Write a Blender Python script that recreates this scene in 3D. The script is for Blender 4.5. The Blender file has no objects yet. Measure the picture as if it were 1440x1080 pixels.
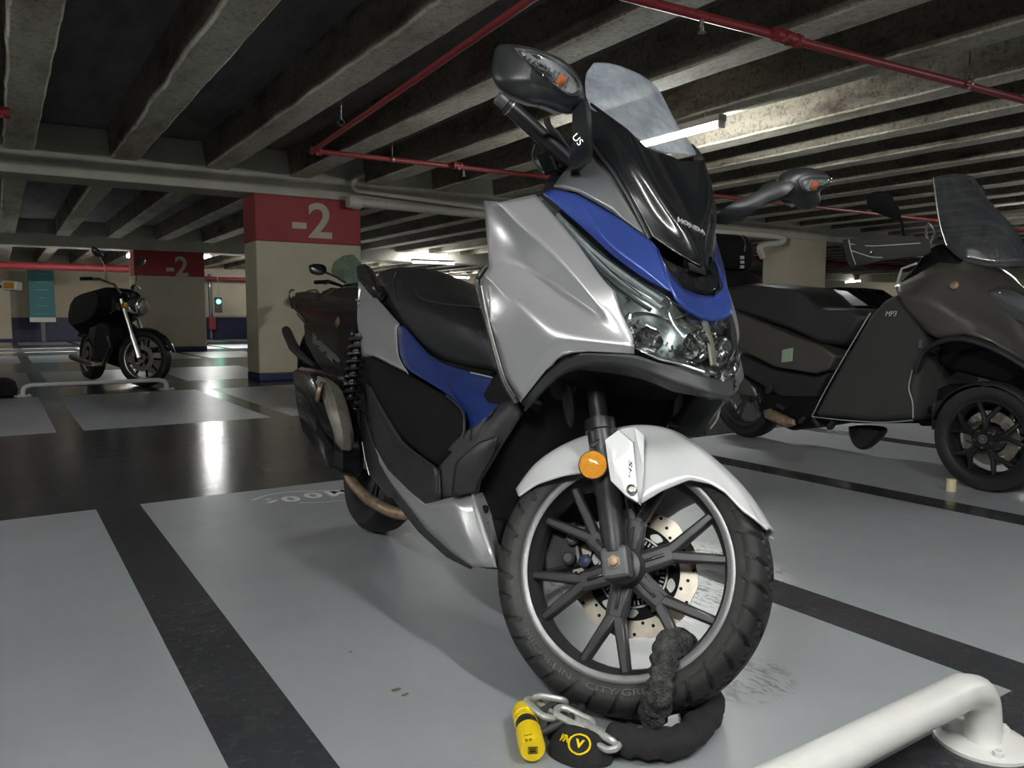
import bpy, bmesh, math, random
from math import sin, cos, pi, radians, atan2, sqrt
from mathutils import Vector, Matrix, noise
random.seed(7)
scene = bpy.context.scene
COL = scene.collection

# ------------------------------------------------------------------ camera
FPX, CX, CY = 1100.0, 720.0, 540.0
CAMH = 0.755
YAW, PIT = radians(33.26), radians(4.94)
FW = Vector((sin(YAW)*cos(PIT), cos(YAW)*cos(PIT), -sin(PIT)))
RT = Vector((cos(YAW), -sin(YAW), 0))
UP = RT.cross(FW)
EYE = Vector((0, 0, CAMH))
cd = bpy.data.cameras.new('camera'); cam = bpy.data.objects.new('camera', cd); COL.objects.link(cam)
cd.sensor_fit = 'HORIZONTAL'; cd.sensor_width = 36.0; cd.lens = 36.0*FPX/1440.0
cd.clip_start = 0.02; cd.clip_end = 200
cam.matrix_world = Matrix.Translation(EYE) @ Matrix((RT, UP, -FW)).transposed().to_4x4()
scene.camera = cam
# ------------------------------------------------------------------ world, exposure
w = bpy.data.worlds.new('world'); scene.world = w; w.use_nodes = True
w.node_tree.nodes['Background'].inputs[0].default_value = (0.80, 0.88, 1.0, 1)
w.node_tree.nodes['Background'].inputs[1].default_value = 0.02
vs = scene.view_settings
vs.view_transform = 'Standard'; vs.look = 'None'; vs.gamma = 1.0; vs.use_curve_mapping = False
vs.exposure = 2.42
LAMP_POWER = 60.0

# ------------------------------------------------------------------ pixel -> place helpers (frame 1440x1080)
def ray(x, y): return FW + RT*((x-CX)/FPX) - UP*((y-CY)/FPX)
def onz(x, y, z=0.0):
    r = ray(x, y); return EYE + r*((z-CAMH)/r.z)
def ony(x, y, Y):
    r = ray(x, y); return EYE + r*(Y/r.y)
def onx(x, y, X):
    r = ray(x, y); return EYE + r*(X/r.x)
class Frame:
    """a vehicle's own axes: x forward, y to its left, z up"""
    def __init__(s, O, yaw, lean=0.0):
        s.M = Matrix.Translation(O) @ Matrix.Rotation(yaw, 4, 'Z') @ Matrix.Rotation(-lean, 4, 'X'); s.I = s.M.inverted()
    def sub(s, M):
        f = Frame((0,0,0), 0); f.M = s.M @ M; f.I = f.M.inverted(); return f
    def P(s, px, py, lat):
        o = s.I @ EYE; r = (s.I.to_3x3()) @ ray(px, py)
        return o + r*((lat-o.y)/r.y)
    def X(s, px, py, x):
        o = s.I @ EYE; r = (s.I.to_3x3()) @ ray(px, py)
        return o + r*((x-o.x)/r.x)

# ------------------------------------------------------------------ materials
def nd(nt, t, **k):
    n = nt.nodes.new(t)
    for a, b in k.items(): setattr(n, a, b)
    return n
def mat(name, col, rough=0.5, metal=0.0, var=0.0, scale=20.0, bump=0.0, bscale=200.0, coat=0.0, trans=0.0, ior=1.5, emit=0.0, col2=None, rvar=0.0, spec=0.5):
    m = bpy.data.materials.new(name); m.use_nodes = True; nt = m.node_tree
    p = nt.nodes['Principled BSDF']
    p.inputs['Base Color'].default_value = (*col, 1); p.inputs['Roughness'].default_value = rough
    p.inputs['Metallic'].default_value = metal; p.inputs['Coat Weight'].default_value = coat
    p.inputs['Coat Roughness'].default_value = 0.05
    p.inputs['Transmission Weight'].default_value = trans; p.inputs['IOR'].default_value = ior
    p.inputs['Specular IOR Level'].default_value = spec
    if emit:
        p.inputs['Emission Color'].default_value = (*col, 1); p.inputs['Emission Strength'].default_value = emit
    tc = nd(nt, 'ShaderNodeTexCoord')
    if var or col2 or rvar:
        n = nd(nt, 'ShaderNodeTexNoise'); n.inputs['Scale'].default_value = scale; n.inputs['Detail'].default_value = 6
        n.inputs['Roughness'].default_value = 0.65
        nt.links.new(tc.outputs['Object'], n.inputs['Vector'])
        if var or col2:
            r = nd(nt, 'ShaderNodeValToRGB'); c2 = col2 or tuple(min(1, c*(1+var)) for c in col); c1 = tuple(c*(1-var) for c in col)
            r.color_ramp.elements[0].position = 0.35; r.color_ramp.elements[1].position = 0.68
            r.color_ramp.elements[0].color = (*c1, 1); r.color_ramp.elements[1].color = (*c2, 1)
            nt.links.new(n.outputs['Fac'], r.inputs['Fac']); nt.links.new(r.outputs['Color'], p.inputs['Base Color'])
        if rvar:
            mr = nd(nt, 'ShaderNodeMapRange'); mr.inputs['From Min'].default_value = 0.3; mr.inputs['From Max'].default_value = 0.7
            mr.inputs['To Min'].default_value = max(0.02, rough-rvar); mr.inputs['To Max'].default_value = min(1, rough+rvar)
            nt.links.new(n.outputs['Fac'], mr.inputs['Value']); nt.links.new(mr.outputs['Result'], p.inputs['Roughness'])
    if bump:
        n2 = nd(nt, 'ShaderNodeTexNoise'); n2.inputs['Scale'].default_value = bscale; n2.inputs['Detail'].default_value = 4
        nt.links.new(tc.outputs['Object'], n2.inputs['Vector'])
        b = nd(nt, 'ShaderNodeBump'); b.inputs['Strength'].default_value = bump; b.inputs['Distance'].default_value = 0.01
        nt.links.new(n2.outputs['Fac'], b.inputs['Height']); nt.links.new(b.outputs['Normal'], p.inputs['Normal'])
    return m
M = {}
M['silver'] = mat('silver_paint', (0.52, 0.52, 0.54), 0.34, 0.55, coat=0.6, bump=0.03, bscale=900, rvar=0.05)
M['silver'].node_tree.nodes['Principled BSDF'].inputs['Coat Roughness'].default_value = 0.16; M['silver'].node_tree.nodes['Principled BSDF'].inputs['Coat Weight'].default_value = 0.35
M['white'] = mat('pearl_white_paint', (0.80, 0.80, 0.82), 0.35, 0.15, coat=0.6)
M['blue'] = mat('blue_paint', (0.045, 0.085, 0.37), 0.30, 0.45, coat=0.8)
M['gloss'] = mat('gloss_black_plastic', (0.009, 0.010, 0.012), 0.20, coat=0.35, rvar=0.04, scale=6)
M['satin'] = mat('satin_black_plastic', (0.024, 0.025, 0.027), 0.40, var=0.2)
M['grey'] = mat('dark_grey_plastic', (0.034, 0.035, 0.038), 0.5, var=0.15, bump=0.1, bscale=1500)
M['gunmetal'] = mat('gunmetal_plastic', (0.11, 0.113, 0.12), 0.4, 0.3, coat=0.2)
M['matte'] = mat('matte_black', (0.0055, 0.0055, 0.0065), 0.75, spec=0.2)
M['vinyl'] = mat('seat_vinyl', (0.019, 0.020, 0.021), 0.42, bump=0.25, bscale=900, rvar=0.08, scale=8)
M['rubber'] = mat('tyre_rubber', (0.015, 0.0147, 0.0147), 0.62, var=0.3, scale=30, bump=0.08, bscale=400)
M['rubwall'] = mat('tyre_sidewall', (0.034, 0.033, 0.033), 0.6, var=0.3, scale=25)
M['letter'] = mat('tyre_lettering', (0.11, 0.11, 0.11), 0.6)
M['rim'] = mat('rim_dark_metal', (0.060, 0.060, 0.064), 0.40, 0.5, var=0.15)
M['lip'] = mat('rim_lip', (0.20, 0.20, 0.205), 0.38, 0.6, var=0.1)
M['chrome'] = mat('chrome', (0.75, 0.75, 0.76), 0.14, 1.0)
M['steel'] = mat('brushed_steel', (0.45, 0.44, 0.42), 0.32, 1.0, var=0.2, scale=60)
M['disc'] = mat('brake_disc', (0.50, 0.45, 0.39), 0.36, 0.8, var=0.25, scale=18)
M['rust'] = mat('heat_tinted_steel', (0.34, 0.24, 0.16), 0.5, 0.5, var=0.4, scale=30)
M['amber'] = mat('amber_reflector', (0.90, 0.36, 0.015), 0.25, coat=1.0, bump=0.5, bscale=600)
M['orange'] = mat('orange_bulb', (0.80, 0.20, 0.06), 0.3)
M['red'] = mat('red_paint_pipe', (0.27, 0.030, 0.038), 0.42, var=0.2)
M['redband'] = mat('red_wall_paint', (0.30, 0.028, 0.035), 0.62, var=0.08, scale=3)
M['cream'] = mat('cream_wall_paint', (0.52, 0.46, 0.35), 0.7, var=0.07, scale=2.0, bump=0.1, bscale=60)
M['creamdirty'] = mat('old_cream_paint', (0.50, 0.46, 0.37), 0.7, var=0.12, scale=3.0)
M['bluebase'] = mat('dark_blue_wall_paint', (0.018, 0.022, 0.085), 0.5)
M['girder'] = mat('girder_concrete', (0.46, 0.445, 0.38), 0.8, var=0.10, scale=4, bump=0.2, bscale=60)
M['pipewhite'] = mat('cream_pipe', (0.55, 0.53, 0.46), 0.5, var=0.1)
M['railwhite'] = mat('white_enamel', (0.80, 0.79, 0.77), 0.32, var=0.05, scale=12, bump=0.03, bscale=120, coat=0.3)
M['teal'] = mat('teal_board', (0.02, 0.17, 0.19), 0.5)
M['pale'] = mat('pale_lettering', (0.62, 0.63, 0.60), 0.5)
M['logo'] = mat('bright_logo', (0.80, 0.80, 0.80), 0.3, 0.5)
M['floormark'] = mat('white_floor_paint', (0.88, 0.88, 0.86), 0.5)
M['yellow'] = mat('yellow_plastic', (0.88, 0.62, 0.01), 0.38, bump=0.05)
M['chainmetal'] = mat('galvanised_chain', (0.62, 0.62, 0.60), 0.42, 0.55, var=0.15, scale=90)
M['fabric'] = mat('black_sleeve_fabric', (0.014, 0.014, 0.015), 0.8, bump=0.4, bscale=500)
M['dustfabric'] = mat('dusty_sleeve_fabric', (0.018, 0.018, 0.019), 0.85, col2=(0.10, 0.10, 0.098), scale=70, bump=0.7, bscale=240)
M['bronze'] = mat('bronze_grey_paint', (0.125, 0.113, 0.102), 0.32, 0.5, coat=0.6, bump=0.02, bscale=900)
M['apron'] = mat('grey_cloth', (0.042, 0.041, 0.040), 0.85, bump=0.3, bscale=900)
M['piping'] = mat('pale_piping', (0.42, 0.42, 0.40), 0.6)
M['mirrorglass'] = mat('mirror_glass', (0.7, 0.72, 0.74), 0.03, 1.0)
M['creamroll'] = mat('cream_tape', (0.74, 0.66, 0.44), 0.6)
M['lampbody'] = mat('lamp_housing', (0.62, 0.62, 0.60), 0.5)
M['tube'] = mat('fluorescent_tube', (0.97, 1.0, 0.96), 0.5, emit=LAMP_POWER)
M['tubedim'] = mat('dim_fluorescent_tube', (0.93, 0.98, 0.90), 0.5, emit=LAMP_POWER*0.3)  # emission turned down to keep the far areas dark
M['tubebright'] = mat('bright_fluorescent_tube', (0.97, 1.0, 0.96), 0.5, emit=LAMP_POWER*1.9)
M['greenlamp'] = mat('green_signal', (0.05, 0.9, 0.45), 0.5, emit=3.0)
M['cartint'] = mat('car_paint', (0.010, 0.012, 0.012), 0.12, 0.2, coat=1.0)
M['leaf'] = mat('dry_leaf', (0.16, 0.14, 0.08), 0.8)
M['sticker'] = mat('pale_green_sticker', (0.34, 0.45, 0.33), 0.5)
def glassmat(name, tint, alpha, rough=0.03, haze=0.0, bump=0.0):
    """thin clear plastic: mostly lets light through, keeps a gloss; haze = pale uneven veil mixed in to stand for glare"""
    m = bpy.data.materials.new(name); m.use_nodes = True; nt = m.node_tree; nt.nodes.clear()
    out = nd(nt, 'ShaderNodeOutputMaterial'); tr = nd(nt, 'ShaderNodeBsdfTransparent'); tr.inputs[0].default_value = (*tint, 1)
    gl = nd(nt, 'ShaderNodeBsdfGlossy'); gl.inputs['Roughness'].default_value = rough; gl.inputs[0].default_value = (0.9, 0.9, 0.9, 1)
    lw = nd(nt, 'ShaderNodeLayerWeight'); lw.inputs[0].default_value = 0.5      # same gloss from either side of the thin sheet
    pw = nd(nt, 'ShaderNodeMath', operation='POWER'); nt.links.new(lw.outputs['Facing'], pw.inputs[0]); pw.inputs[1].default_value = 3.5
    fr = nd(nt, 'ShaderNodeMath', operation='MULTIPLY_ADD'); nt.links.new(pw.outputs[0], fr.inputs[0]); fr.inputs[1].default_value = 0.8; fr.inputs[2].default_value = 0.05
    mx = nd(nt, 'ShaderNodeMixShader'); nt.links.new(fr.outputs[0], mx.inputs[0]); nt.links.new(tr.outputs[0], mx.inputs[1]); nt.links.new(gl.outputs[0], mx.inputs[2])
    last = mx
    if haze:
        df = nd(nt, 'ShaderNodeBsdfTranslucent'); df.inputs[0].default_value = (0.75, 0.8, 0.88, 1)
        df2 = nd(nt, 'ShaderNodeBsdfDiffuse'); df2.inputs[0].default_value = (0.75, 0.8, 0.88, 1)
        ad = nd(nt, 'ShaderNodeMixShader'); ad.inputs[0].default_value = 0.5
        nt.links.new(df.outputs[0], ad.inputs[1]); nt.links.new(df2.outputs[0], ad.inputs[2])
        tc = nd(nt, 'ShaderNodeTexCoord'); n = nd(nt, 'ShaderNodeTexNoise'); n.inputs['Scale'].default_value = 22; n.inputs['Detail'].default_value = 8; n.inputs['Roughness'].default_value = 0.75
        nt.links.new(tc.outputs['Object'], n.inputs['Vector'])
        mr = nd(nt, 'ShaderNodeMapRange'); mr.inputs['From Min'].default_value = 0.35; mr.inputs['From Max'].default_value = 0.7
        mr.inputs['To Min'].default_value = haze*0.55; mr.inputs['To Max'].default_value = haze*1.25
        nt.links.new(n.outputs['Fac'], mr.inputs['Value'])
        m2 = nd(nt, 'ShaderNodeMixShader'); nt.links.new(mr.outputs[0], m2.inputs[0]); nt.links.new(last.outputs[0], m2.inputs[1]); nt.links.new(ad.outputs[0], m2.inputs[2]); last = m2
    nt.links.new(last.outputs[0], out.inputs[0])
    return m
M['lens'] = glassmat('clear_lens', (0.86, 0.88, 0.88), 0.1)
M['screen'] = glassmat('hazed_clear_screen', (0.90, 0.92, 0.95), 0.2, 0.08, haze=0.50)  # whitish glare is put into the material as haze
M['smoke'] = glassmat('smoked_screen', (0.36, 0.36, 0.36), 0.2, 0.08, haze=0.10)
M['greenscreen'] = glassmat('green_tinted_screen', (0.60, 0.74, 0.58), 0.2, 0.08, haze=0.28)  # tint and haze lightened to match the bright pillar behind

def concrete(name, base, dark, brown):
    m = bpy.data.materials.new(name); m.use_nodes = True; nt = m.node_tree; p = nt.nodes['Principled BSDF']
    p.inputs['Roughness'].default_value = 0.9
    tc = nd(nt, 'ShaderNodeTexCoord')
    n1 = nd(nt, 'ShaderNodeTexNoise'); n1.inputs['Scale'].default_value = 2.2; n1.inputs['Detail'].default_value = 9; n1.inputs['Roughness'].default_value = 0.7
    n2 = nd(nt, 'ShaderNodeTexNoise'); n2.inputs['Scale'].default_value = 28; n2.inputs['Detail'].default_value = 6; n2.inputs['Roughness'].default_value = 0.75
    mp = nd(nt, 'ShaderNodeMapping'); mp.inputs['Scale'].default_value = (1.6, 0.5, 1.6)
    nt.links.new(tc.outputs['Object'], mp.inputs['Vector']); nt.links.new(mp.outputs[0], n1.inputs['Vector']); nt.links.new(tc.outputs['Object'], n2.inputs['Vector'])
    r1 = nd(nt, 'ShaderNodeValToRGB'); e = r1.color_ramp.elements
    e[0].position = 0.34; e[0].color = (*brown, 1); e[1].position = 0.52; e[1].color = (*base, 1)
    x = r1.color_ramp.elements.new(0.66); x.color = tuple(min(1, c*1.15) for c in base) + (1,)
    r2 = nd(nt, 'ShaderNodeValToRGB'); e = r2.color_ramp.elements
    e[0].position = 0.36; e[0].color = (*dark, 1); e[1].position = 0.50; e[1].color = (1, 1, 1, 1)
    mx = nd(nt, 'ShaderNodeMix', data_type='RGBA', blend_type='MULTIPLY'); mx.inputs['Factor'].default_value = 0.75
    nt.links.new(n1.outputs['Fac'], r1.inputs['Fac']); nt.links.new(n2.outputs['Fac'], r2.inputs['Fac'])
    nt.links.new(r1.outputs['Color'], mx.inputs['A']); nt.links.new(r2.outputs['Color'], mx.inputs['B'])
    nt.links.new(mx.outputs['Result'], p.inputs['Base Color'])
    b = nd(nt, 'ShaderNodeBump'); b.inputs['Strength'].default_value = 0.8; b.inputs['Distance'].default_value = 0.03
    nt.links.new(n2.outputs['Fac'], b.inputs['Height']); nt.links.new(b.outputs['Normal'], p.inputs['Normal'])
    return m
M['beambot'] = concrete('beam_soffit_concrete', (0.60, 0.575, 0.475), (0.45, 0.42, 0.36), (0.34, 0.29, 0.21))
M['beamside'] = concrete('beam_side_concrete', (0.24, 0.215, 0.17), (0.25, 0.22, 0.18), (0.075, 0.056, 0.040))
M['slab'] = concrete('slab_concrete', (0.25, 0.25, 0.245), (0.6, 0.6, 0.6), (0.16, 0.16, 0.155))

def floormat(name, base, alt, rough, rr, dark=False):
    m = bpy.data.materials.new(name); m.use_nodes = True; nt = m.node_tree; p = nt.nodes['Principled BSDF']
    tc = nd(nt, 'ShaderNodeTexCoord')
    def noise_(s, d, r=0.6):
        n = nd(nt, 'ShaderNodeTexNoise'); n.inputs['Scale'].default_value = s; n.inputs['Detail'].default_value = d; n.inputs['Roughness'].default_value = r
        nt.links.new(tc.outputs['Object'], n.inputs['Vector']); return n
    def rng(src, a, b, c, d):
        mr = nd(nt, 'ShaderNodeMapRange'); mr.inputs['From Min'].default_value = a; mr.inputs['From Max'].default_value = b
        mr.inputs['To Min'].default_value = c; mr.inputs['To Max'].default_value = d; nt.links.new(src, mr.inputs['Value']); return mr.outputs[0]
    def mixc(f, A, B):
        x = nd(nt, 'ShaderNodeMix', data_type='RGBA')
        if isinstance(f, float): x.inputs['Factor'].default_value = f
        else: nt.links.new(f, x.inputs['Factor'])
        for k, v in (('A', A), ('B', B)):
            if isinstance(v, tuple): x.inputs[k].default_value = (*v, 1)
            else: nt.links.new(v, x.inputs[k])
        return x.outputs['Result']
    big = noise_(1.3, 5); wv = noise_(26, 4, 0.6); fine = noise_(40, 8, 0.8); sp = noise_(9, 8, 0.75)
    c = mixc(rng(big.outputs['Fac'], 0.35, 0.7, 0, 1), base, alt)
    if dark:
        c = mixc(rng(fine.outputs['Fac'], 0.55, 0.72, 0, 0.55), c, (0.17, 0.17, 0.17))
        c = mixc(rng(sp.outputs['Fac'], 0.55, 0.75, 0, 0.5), c, (0.11, 0.11, 0.11))
    else:
        c = mixc(rng(sp.outputs['Fac'], 0.66, 0.78, 0, 0.35), c, (0.16, 0.16, 0.155))
        # worn, scuffed ground around the big scooter's front wheel
        for (px, py, rad, amt) in ((928, 805, 0.40, 1.0), (1035, 950, 0.13, 0.8)):
            q = onz(px, py)
            vd = nd(nt, 'ShaderNodeVectorMath', operation='DISTANCE'); vd.inputs[1].default_value = q
            nt.links.new(tc.outputs['Object'], vd.inputs[0])
            f = rng(vd.outputs['Value'], rad*0.75, rad, amt, 0)
            st = nd(nt, 'ShaderNodeTexNoise'); st.inputs['Scale'].default_value = 34; st.inputs['Detail'].default_value = 7; st.inputs['Roughness'].default_value = 0.75; st.inputs['Distortion'].default_value = 1.2
            mp = nd(nt, 'ShaderNodeMapping'); mp.inputs['Scale'].default_value = (1, 0.35, 1); mp.inputs['Rotation'].default_value = (0, 0, radians(35))
            nt.links.new(tc.outputs['Object'], mp.inputs['Vector']); nt.links.new(mp.outputs[0], st.inputs['Vector'])
            def fm(src):
                mu = nd(nt, 'ShaderNodeMath', operation='MULTIPLY'); nt.links.new(f, mu.inputs[0]); nt.links.new(src, mu.inputs[1]); return mu.outputs[0]
            if rad > .3:
                c = mixc(fm(rng(st.outputs['Fac'], 0.44, 0.50, 0, 1)), c, (0.74, 0.75, 0.76))
                c = mixc(fm(rng(st.outputs['Fac'], 0.40, 0.46, 1, 0)), c, (0.07, 0.07, 0.075))
            else: c = mixc(fm(rng(st.outputs['Fac'], 0.48, 0.56, 0, 1)), c, (0.10, 0.10, 0.10))
    nt.links.new(c, p.inputs['Base Color'])
    nt.links.new(rng(sp.outputs['Fac'], 0.3, 0.7, rough-rr, rough+rr), p.inputs['Roughness'])
    b = nd(nt, 'ShaderNodeBump'); b.inputs['Strength'].default_value = 0.22 if dark else 0.08; b.inputs['Distance'].default_value = 0.006
    nt.links.new((wv if dark else big).outputs['Fac'], b.inputs['Height']); nt.links.new(b.outputs['Normal'], p.inputs['Normal'])
    return m
M['bay'] = floormat('grey_bay_paint', (0.315, 0.330, 0.350), (0.375, 0.390, 0.412), 0.36, 0.08)
M['lane'] = floormat('dark_glossy_lane', (0.035, 0.036, 0.040), (0.060, 0.060, 0.065), 0.17, 0.06, dark=True)

# ------------------------------------------------------------------ mesh helpers
def V3(p): return Vector(p)
class MB:
    def __init__(s): s.bm = bmesh.new(); s.mi = 0
    def face(s, vs):
        try:
            f = s.bm.faces.new(vs); f.material_index = s.mi; return f
        except ValueError: return None
    def box(s, a, b, Mx=None):
        (x0, y0, z0), (x1, y1, z1) = a, b
        P = [(x0,y0,z0),(x1,y0,z0),(x1,y1,z0),(x0,y1,z0),(x0,y0,z1),(x1,y0,z1),(x1,y1,z1),(x0,y1,z1)]
        v = [s.bm.verts.new(Mx @ Vector(p) if Mx else Vector(p)) for p in P]
        for q in ((3,2,1,0),(4,5,6,7),(0,1,5,4),(1,2,6,5),(2,3,7,6),(3,0,4,7)): s.face([v[i] for i in q])
        return s
    def rings(s, R, closed=True, cap=True, loop=False):
        vv = [[s.bm.verts.new(Vector(p)) for p in r] for r in R]
        n = len(vv[0]); m = len(vv)
        for i in range(m if loop else m-1):
            a, b = vv[i], vv[(i+1) % m]
            for j in range(n if closed else n-1):
                s.face([a[j], a[(j+1) % n], b[(j+1) % n], b[j]])
        if cap and not loop and closed:
            s.face(vv[0][::-1]); s.face(vv[-1])
        return s
    def tube(s, path, r, n=12, cap=True, loop=False, flat=1.0, wob=0.0):
        path = [Vector(p) for p in path]; m = len(path); R = []
        rr = r if isinstance(r, (list, tuple)) else [r]*m
        up = None
        for i, p in enumerate(path):
            if loop: d = path[(i+1) % m] - path[i-1]
            else: d = path[min(i+1, m-1)] - path[max(i-1, 0)]
            d.normalize()
            if up is None: up = Vector((0,0,1)) if abs(d.z) < 0.9 else Vector((1,0,0))
            a = d.cross(up); a.normalize(); b = a.cross(d); up = b
            ring = []
            for k in range(n):
                t = 2*pi*k/n; q = rr[i]
                if wob: q *= 1 + wob*noise.noise((p + a*cos(t)*rr[i] + b*sin(t)*rr[i])*45)
                ring.append(p + a*cos(t)*q + b*sin(t)*q*flat)
            R.append(ring)
        return s.rings(R, cap=cap, loop=loop)
    def lathe(s, prof, c=(0,0,0), axis=(0,1,0), n=48, loop=False, cap=True):
        ax = Vector(axis).normalized(); a = ax.orthogonal().normalized() if abs(ax.y) < 0.99 else Vector((1,0,0)); b = ax.cross(a); c = Vector(c)
        R = [[c + ax*h + (a*cos(2*pi*k/n) + b*sin(2*pi*k/n))*r for k in range(n)] for r, h in prof]
        return s.rings(R, cap=cap, loop=loop)
    def prism(s, pts, off):
        a = [Vector(p) for p in pts]; off = Vector(off)
        return s.rings([a, [p+off for p in a]])
    def build(s, name, m, parent=None, smooth=True, bevel=0.0, seg=2, angle=35, sub=0, label=None, thick=0, flip=None, recalc=True):
        if recalc: bmesh.ops.recalc_face_normals(s.bm, faces=s.bm.faces)
        me = bpy.data.meshes.new(name); s.bm.to_mesh(me); s.bm.free()
        for x in (m if isinstance(m, (list, tuple)) else [m]): me.materials.append(x)
        o = bpy.data.objects.new(name, me); COL.objects.link(o)
        if parent: o.parent = parent
        if thick:
            k = o.modifiers.new('solid', 'SOLIDIFY'); k.thickness = thick; k.offset = -1
        if bevel:
            k = o.modifiers.new('bevel', 'BEVEL'); k.width = bevel; k.segments = seg; k.limit_method = 'ANGLE'; k.angle_limit = radians(30)
        if sub:
            k = o.modifiers.new('sub', 'SUBSURF'); k.levels = sub; k.render_levels = sub
        if smooth: me.shade_smooth() if hasattr(me, 'shade_smooth') else None; me.set_sharp_from_angle(angle=radians(angle)) if hasattr(me, 'set_sharp_from_angle') else None
        if label: o['label'] = label
        return o
def thing(name, label, cat, M4=None, group=None):
    o = bpy.data.objects.new(name, None); COL.objects.link(o); o.empty_display_size = 0.1
    if M4 is not None: o.matrix_world = M4
    o['label'] = label; o['category'] = cat
    if group: o['group'] = group
    return o
def tag(o, label, cat, group=None):
    o['label'] = label; o['category'] = cat
    if group: o['group'] = group
    return o
def struct(name, mb, m, **k):
    o = mb.build(name, m, **k); o['kind'] = 'structure'; return o
def cr(P, n):
    """Catmull-Rom through points"""
    P = [Vector(p) for p in P]; out = []
    for i in range(len(P)-1):
        a = P[i-1] if i else P[0]*2-P[1]; b = P[i]; c = P[i+1]; d = P[i+2] if i+2 < len(P) else P[-1]*2-P[-2]
        for k in range(n):
            t = k/n
            out.append(0.5*((2*b) + (c-a)*t + (2*a-5*b+4*c-d)*t*t + (3*b-a-3*c+d)*t*t*t))
    out.append(P[-1]); return out
def grid(rows, nu=6, nv=6):
    R = [cr(r, nu) for r in rows]
    cols = [cr([R[i][j] for i in range(len(R))], nv) for j in range(len(R[0]))]
    return [[cols[j][i] for j in range(len(cols))] for i in range(len(cols[0]))]
def mir(p): return Vector((p[0], -p[1], p[2]))
def cage(name, V, F, mtl, parent, sharp=(), soft=0.7, edge=0.6, thick=0.004, sub=2, sym=False, both=True, out=(0.3, -1, 0.3), label=None, llabel=None, flipm=None):
    """panel from a control cage: V name->point, F faces of names, sharp = creased polylines. sym joins both halves over the bike's centre plane"""
    res = []
    def make(mirror):
        bm = bmesh.new(); vm = {}
        ce = bm.edges.layers.float.new('crease_edge'); cv = bm.verts.layers.float.new('crease_vert')
        def gv(k, mrr):
            if mrr and abs(V[k][1]) < 1e-6: mrr = False
            if (k, mrr) not in vm: vm[(k, mrr)] = bm.verts.new(mir(V[k]) if mrr else Vector(V[k]))
            return vm[(k, mrr)]
        sides = (False, True) if sym else (mirror,)
        for mm in sides:
            fs = []
            for f in F:
                q = [gv(k, mm) for k in f]
                try: fs.append(bm.faces.new(q))
                except ValueError: pass
        bmesh.ops.recalc_face_normals(bm, faces=bm.faces)
        o_ = Vector(out)
        if mirror and not sym: o_.y = -o_.y
        tot = Vector()
        for f in bm.faces: 
            if sym and f.calc_center_median().y > 0: continue
            tot += f.normal*f.calc_area()
        if tot.dot(o_) < 0: bmesh.ops.reverse_faces(bm, faces=bm.faces)
        for pl in sharp:
            for a, b in zip(pl[:-1], pl[1:]):
                for mm in sides:
                    e = bm.edges.get((gv(a, mm), gv(b, mm)))
                    if e: e[ce] = soft
        for v in bm.verts:
            if v.is_boundary: v[cv] = edge
        me = bpy.data.meshes.new(name); bm.to_mesh(me); bm.free(); me.materials.append(mtl)
        o = bpy.data.objects.new(name, me); COL.objects.link(o); o.parent = parent
        k = o.modifiers.new('sub', 'SUBSURF'); k.levels = sub; k.render_levels = sub
        if thick:
            k = o.modifiers.new('solid', 'SOLIDIFY'); k.thickness = thick; k.offset = -1
        me.shade_smooth()
        return o
    res.append(make(False))
    if label: res[0]['label'] = label
    if both and not sym:
        res.append(make(True))
        if llabel: res[1]['label'] = llabel
    return res
def bulge(outline, d, levels=((0.90, -0.15), (1.0, 0.0), (0.93, 0.45), (0.72, 0.8), (0.4, 0.97)), n=5, mb=None, center=None):
    """rounded shell: a closed outline swollen along d"""
    P = [Vector(p) for p in outline]; L = cr(P + [P[0]], n)[:-1] if n > 1 else P
    c = Vector(center) if center else sum(L, Vector())/len(L); d = Vector(d)
    mb = mb or MB()
    mb.rings([[c + (p-c)*s_ + d*t for p in L] for s_, t in levels])
    return mb
def slab(P, w, chamf=0.02, shrink=0.95, y0=None):
    """side profile P (x,z) given full width: rounded at both sides"""
    mb = MB(); c = sum((Vector(p) for p in P), Vector())/len(P)
    y1 = -w if y0 is None else y0
    R = []
    for y, s_ in ((y1, shrink), (y1+chamf, 1.0), (w-chamf, 1.0), (w, shrink)):
        R.append([Vector((c.x+(p[0]-c.x)*s_, y, c.z+(p[2]-c.z)*s_)) for p in P])
    mb.rings(R); return mb
def mirrored(o):
    """the same part on the other side of the vehicle"""
    me = o.data.copy(); me.transform(Matrix.Scale(-1, 4, (0,1,0))); me.flip_normals()
    c = o.copy(); c.data = me; COL.objects.link(c); c.parent = o.parent; return c
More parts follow.
